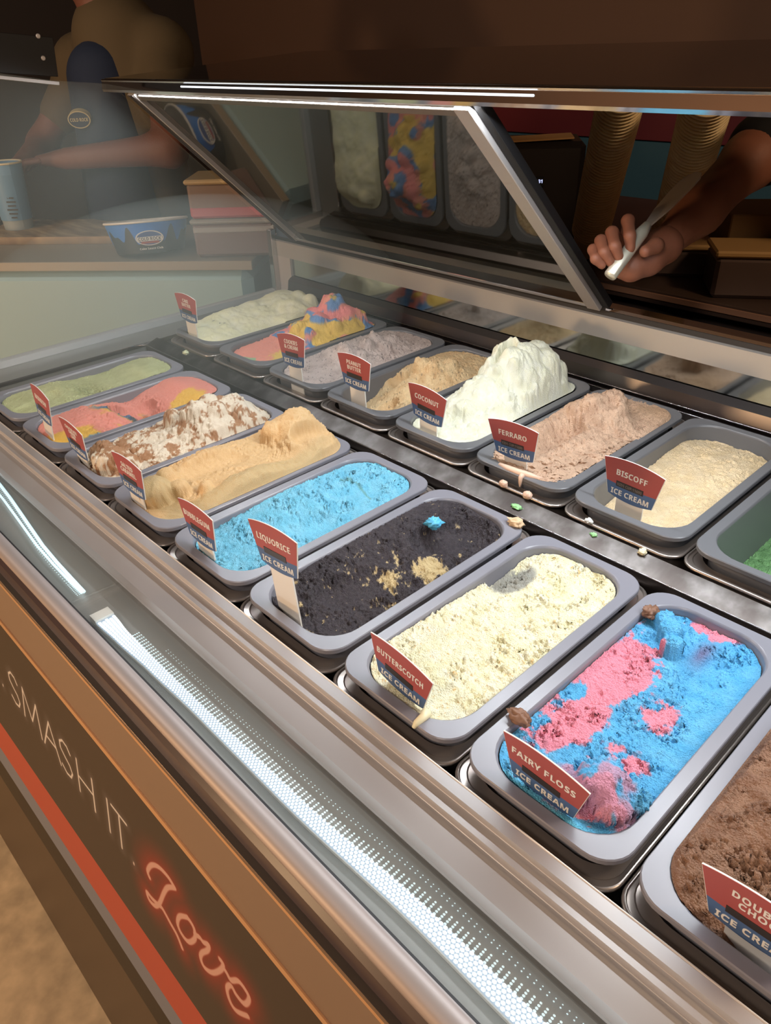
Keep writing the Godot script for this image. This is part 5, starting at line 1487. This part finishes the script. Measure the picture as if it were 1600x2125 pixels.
func scooping_person() -> void:
	var p := thing("person", "person in a black short-sleeved top reaching in from the right, holding a steel scoop", "person")
	var skin := mat(col(136, 86, 64), 0.55)
	skin.subsurf_scatter_enabled = true
	skin.subsurf_scatter_strength = 0.06
	var a := fresh()
	# hand: palm, four fingers curled round the handle from behind, thumb on the other side
	body_mesh(a, [
		[Vector3(0.1456, 0.2795, -0.6396), Vector3(0.1342, 0.2642, -0.6132), 0.0175, 0.0150], [Vector3(0.1513, 0.2618, -0.6208), Vector3(0.1616, 0.2662, -0.6448), 0.0175, 0.0205],
		[Vector3(0.1342, 0.2602, -0.6102), Vector3(0.1500, 0.2560, -0.6150), 0.0150, 0.0175], [Vector3(0.1456, 0.2795, -0.6396), Vector3(0.1625, 0.2825, -0.6868), 0.0200, 0.0255], [Vector3(0.1616, 0.2662, -0.6448), Vector3(0.1625, 0.2805, -0.6868), 0.0205, 0.0255],
	], 0.003, 0.006)
	body_mesh(a, [[Vector3(0.1270, 0.2929, -0.6317), Vector3(0.1387, 0.3283, -0.6073), 0.0100, 0.0092], [Vector3(0.1387, 0.3283, -0.6073), Vector3(0.1583, 0.3122, -0.5843), 0.0092, 0.0084], [Vector3(0.1583, 0.3122, -0.5843), Vector3(0.1617, 0.2952, -0.5846), 0.0084, 0.0074]], 0.0025, 0.0018)
	body_mesh(a, [[Vector3(0.1224, 0.2842, -0.6275), Vector3(0.1259, 0.3123, -0.5875), 0.0102, 0.0094], [Vector3(0.1259, 0.3123, -0.5875), Vector3(0.1476, 0.2989, -0.564), 0.0094, 0.0086], [Vector3(0.1476, 0.2989, -0.564), Vector3(0.1537, 0.2835, -0.5686), 0.0086, 0.0076]], 0.0025, 0.0018)
	body_mesh(a, [[Vector3(0.1197, 0.2761, -0.6171), Vector3(0.116, 0.301, -0.5751), 0.0100, 0.0090], [Vector3(0.116, 0.301, -0.5751), Vector3(0.1371, 0.2907, -0.5537), 0.0090, 0.0083], [Vector3(0.1371, 0.2907, -0.5537), Vector3(0.1454, 0.2775, -0.5593), 0.0083, 0.0074]], 0.0025, 0.0018)
	body_mesh(a, [[Vector3(0.1181, 0.2679, -0.6078), Vector3(0.1099, 0.2889, -0.566), 0.0088, 0.0080], [Vector3(0.1099, 0.2889, -0.566), Vector3(0.1287, 0.2819, -0.5452), 0.0080, 0.0073], [Vector3(0.1287, 0.2819, -0.5452), Vector3(0.1371, 0.2728, -0.5512), 0.0073, 0.0065]], 0.0025, 0.0018)
	body_mesh(a, [[Vector3(0.1650, 0.2860, -0.6600), Vector3(0.1789, 0.2936, -0.6272), 0.0130, 0.0110], [Vector3(0.1789, 0.2936, -0.6272), Vector3(0.1771, 0.2895, -0.6030), 0.0110, 0.0092]], 0.0025, 0.0025)
	# arm, trunk, head and legs
	body_mesh(a, [
		[Vector3(0.1625, 0.2825, -0.6868), Vector3(0.1614, 0.3191, -0.7887), 0.0255, 0.0345], [Vector3(0.1614, 0.3191, -0.7887), Vector3(0.1622, 0.3785, -0.9500), 0.0345, 0.0430], [Vector3(0.1622, 0.3785, -0.9500), Vector3(0.215, 0.500, -1.220), 0.0430, 0.0540],
		[Vector3(0.215, 0.500, -1.220), Vector3(0.42, 0.51, -1.30), 0.07, 0.10], [Vector3(0.42, 0.46, -1.32), Vector3(0.47, 0.0, -1.38), 0.125, 0.13], [Vector3(0.60, 0.50, -1.32), Vector3(0.42, 0.48, -1.32), 0.075, 0.11],
		[Vector3(0.60, 0.50, -1.32), Vector3(0.68, 0.23, -1.28), 0.052, 0.043], [Vector3(0.68, 0.23, -1.28), Vector3(0.60, 0.06, -1.12), 0.042, 0.03], [Vector3(0.42, 0.5, -1.29), Vector3(0.38, 0.66, -1.24), 0.06, 0.055], [Vector3(0.36, 0.71, -1.22), Vector3(0.35, 0.79, -1.23), 0.075, 0.085], [Vector3(0.345, 0.70, -1.165), Vector3(0.35, 0.715, -1.16), 0.012, 0.016],
	], 0.012, 0.012)
	put("body", body_done(a), skin, p)
	var b := fresh()
	body_mesh(b, [[Vector3(0.1655, 0.392, -0.985), Vector3(0.215, 0.500, -1.220), 0.062, 0.070], [Vector3(0.215, 0.500, -1.220), Vector3(0.42, 0.51, -1.30), 0.082, 0.112], [Vector3(0.42, 0.46, -1.32), Vector3(0.47, 0.0, -1.38), 0.14, 0.145], [Vector3(0.60, 0.50, -1.32), Vector3(0.42, 0.48, -1.32), 0.088, 0.12], [Vector3(0.60, 0.50, -1.32), Vector3(0.66, 0.30, -1.29), 0.066, 0.062]], 0.012, 0.012)
	put("top", body_done(b), mat(col(16, 15, 17), 0.85), p)
	var c := fresh()
	body_mesh(c, [[Vector3(0.44, -0.02, -1.38), Vector3(0.50, -0.02, -1.38), 0.14, 0.14], [Vector3(0.41, -0.08, -1.38), Vector3(0.40, -0.90, -1.38), 0.095, 0.06], [Vector3(0.55, -0.08, -1.38), Vector3(0.56, -0.90, -1.38), 0.095, 0.06]], 0.02, 0.02)
	put("trousers", body_done(c), mat(col(28, 28, 32), 0.85), p)
	var hcap := fresh()
	body_mesh(hcap, [[Vector3(0.36, 0.77, -1.245), Vector3(0.35, 0.81, -1.245), 0.088, 0.088]], 0.01, 0.01)
	put("hair", body_done(hcap), M.black, p)
	# scoop
	var s := thing("ice_cream_scoop", "flat steel scoop held in the fist at the right", "scoop")
	var st := mk()
	tube(st, [Vector3(0.1519, 0.2576, -0.5520), Vector3(0.1523, 0.2596, -0.5540), Vector3(0.1614, 0.3122, -0.6120), Vector3(0.1622, 0.3225, -0.6255)], [0.0088, 0.0100, 0.0100, 0.0068], 20)
	put("handle", done(st), mat(col(226, 224, 206), 0.3, 0.6), s)
	var dir := (Vector3(0.1619, 0.384, -0.7621) - Vector3(0.1622, 0.3225, -0.6255)).normalized()
	var side := Vector3(0.93, 0.20, 0.15)
	side = (side - dir * side.dot(dir)).normalized()
	var bb := Basis(side, dir, side.cross(dir))
	var st2 := mk()
	var blade := PackedVector2Array([Vector2(-0.006, 0.0), Vector2(0.006, 0.0), Vector2(0.010, 0.02), Vector2(0.016, 0.05), Vector2(0.019, 0.10), Vector2(0.018, 0.128), Vector2(0.012, 0.143), Vector2(0.0, 0.149), Vector2(-0.012, 0.143), Vector2(-0.018, 0.128), Vector2(-0.019, 0.10), Vector2(-0.016, 0.05), Vector2(-0.010, 0.02)])
	slab(st2, blade, -0.0012, 0.0012)
	var bl := put("blade", done(st2), mat(col(210, 200, 186), 0.3, 0.6), s)
	bl.transform = Transform3D(bb, Vector3(0.1622, 0.3195, -0.6215))

func bending_person() -> void:
	var p := thing("person", "person in khaki top and dark blue apron at the side counter", "person")
	var a := fresh()
	body_mesh(a, [
		[Vector3(-1.977, 0.60, -0.907), Vector3(-1.76, 0.0, -0.80), 0.13, 0.14], [Vector3(-1.842, 0.56, -0.982), Vector3(-2.15, 0.53, -0.85), 0.085, 0.085], [Vector3(-1.842, 0.56, -0.982), Vector3(-1.560, 0.310, -0.800), 0.062, 0.050], [Vector3(-1.560, 0.310, -0.800), Vector3(-1.780, 0.291, -0.56), 0.048, 0.032],
		[Vector3(-2.15, 0.53, -0.85), Vector3(-2.20, 0.30, -0.66), 0.058, 0.046], [Vector3(-2.20, 0.30, -0.66), Vector3(-2.02, 0.26, -0.50), 0.044, 0.03], [Vector3(-1.99, 0.62, -0.90), Vector3(-1.99, 0.72, -0.86), 0.06, 0.055], [Vector3(-1.99, 0.78, -0.84), Vector3(-1.99, 0.86, -0.85), 0.078, 0.088], [Vector3(-1.965, 0.785, -0.765), Vector3(-1.96, 0.80, -0.76), 0.012, 0.015],
	], 0.014, 0.014)
	# hands: a palm, a thumb and four fingers each
	for h in [[Vector3(-1.780, 0.291, -0.56), Vector3(-0.68, 0.0, 0.72)], [Vector3(-2.02, 0.26, -0.50), Vector3(0.72, 0.0, 0.66)]]:
		var d: Vector3 = h[1].normalized()
		var s := d.cross(Vector3.UP).normalized()
		var w: Vector3 = h[0]
		body_mesh(a, [[w, w + d * 0.075 + s * 0.018, 0.026, 0.015], [w, w + d * 0.078 - s * 0.018, 0.026, 0.015]], 0.005, 0.006)
		for f in 4:
			var k: Vector3 = w + d * 0.085 + s * (0.027 - 0.018 * f)
			var l: float = [0.036, 0.044, 0.041, 0.032][f]
			body_mesh(a, [[k - d * 0.012, k + d * l - Vector3(0, 0.006, 0), 0.0092, 0.0085], [k + d * l - Vector3(0, 0.006, 0), k + d * l * 1.5 - Vector3(0, 0.026, 0), 0.0085, 0.0075]], 0.0035, 0.002)
		body_mesh(a, [[w + d * 0.03 + s * 0.02, w + d * 0.065 + s * 0.05 - Vector3(0, 0.01, 0), 0.013, 0.010], [w + d * 0.065 + s * 0.05 - Vector3(0, 0.01, 0), w + d * 0.090 + s * 0.052 - Vector3(0, 0.02, 0), 0.010, 0.0085]], 0.0035, 0.003)
	put("body", body_done(a), mat(col(112, 70, 54), 0.6), p)
	var b := fresh()
	body_mesh(b, [[Vector3(-1.977, 0.60, -0.907), Vector3(-1.76, 0.0, -0.80), 0.145, 0.155], [Vector3(-1.842, 0.56, -0.982), Vector3(-2.15, 0.53, -0.85), 0.10, 0.10], [Vector3(-1.842, 0.56, -0.982), Vector3(-1.690, 0.425, -0.884), 0.085, 0.076], [Vector3(-2.15, 0.53, -0.85), Vector3(-2.18, 0.39, -0.74), 0.075, 0.066]], 0.014, 0.014)
	put("top", body_done(b), mat(col(84, 70, 46), 0.85), p)
	var c := fresh()
	body_mesh(c, [[Vector3(-1.925, 0.50, -0.800), Vector3(-1.71, 0.05, -0.690), 0.105, 0.115], [Vector3(-1.98, 0.48, -0.82), Vector3(-1.78, 0.05, -0.72), 0.105, 0.12], [Vector3(-1.72, 0.0, -0.72), Vector3(-1.74, -0.35, -0.74), 0.12, 0.13]], 0.014, 0.012)
	put("apron", body_done(c), mat(col(28, 40, 62), 0.8), p)
	var lg := Node3D.new()
	lg.name = "apron_badge"
	p.add_child(lg)
	lg.transform = Transform3D(Basis(Vector3.UP, 0.95) * Basis(Vector3.RIGHT, 0.2), Vector3(-1.808, 0.392, -0.640))
	var so := mk()
	var ring := PackedVector2Array()
	for k in 28: ring.append(Vector2(cos(TAU * k / 28) * 0.034, sin(TAU * k / 28) * 0.025))
	slab(so, ring, -0.03, 0.001)
	put("badge_oval", done(so), mat(col(190, 176, 130), 0.7), lg)
	var so2 := mk()
	var ring2 := PackedVector2Array()
	for k in 28: ring2.append(Vector2(cos(TAU * k / 28) * 0.031, sin(TAU * k / 28) * 0.022))
	slab(so2, ring2, -0.03, 0.0016)
	put("badge_field", done(so2), mat(col(36, 46, 66), 0.7), lg)
	lettering("COLD ROCK", 0.0095, 0.054, Vector3(0, 0, 0.002), mat(col(200, 186, 140), 0.7), lg)
	var d := fresh()
	body_mesh(d, [[Vector3(-1.80, -0.02, -0.82), Vector3(-1.72, -0.02, -0.82), 0.15, 0.15], [Vector3(-1.84, -0.08, -0.84), Vector3(-1.86, -0.90, -0.86), 0.10, 0.06], [Vector3(-1.68, -0.08, -0.80), Vector3(-1.68, -0.90, -0.80), 0.10, 0.06]], 0.02, 0.02)
	put("trousers", body_done(d), mat(col(34, 34, 38), 0.85), p)
	var hc := fresh()
	body_mesh(hc, [[Vector3(-1.99, 0.84, -0.87), Vector3(-1.99, 0.88, -0.87), 0.09, 0.088]], 0.01, 0.01)
	put("hair", body_done(hc), M.black, p)
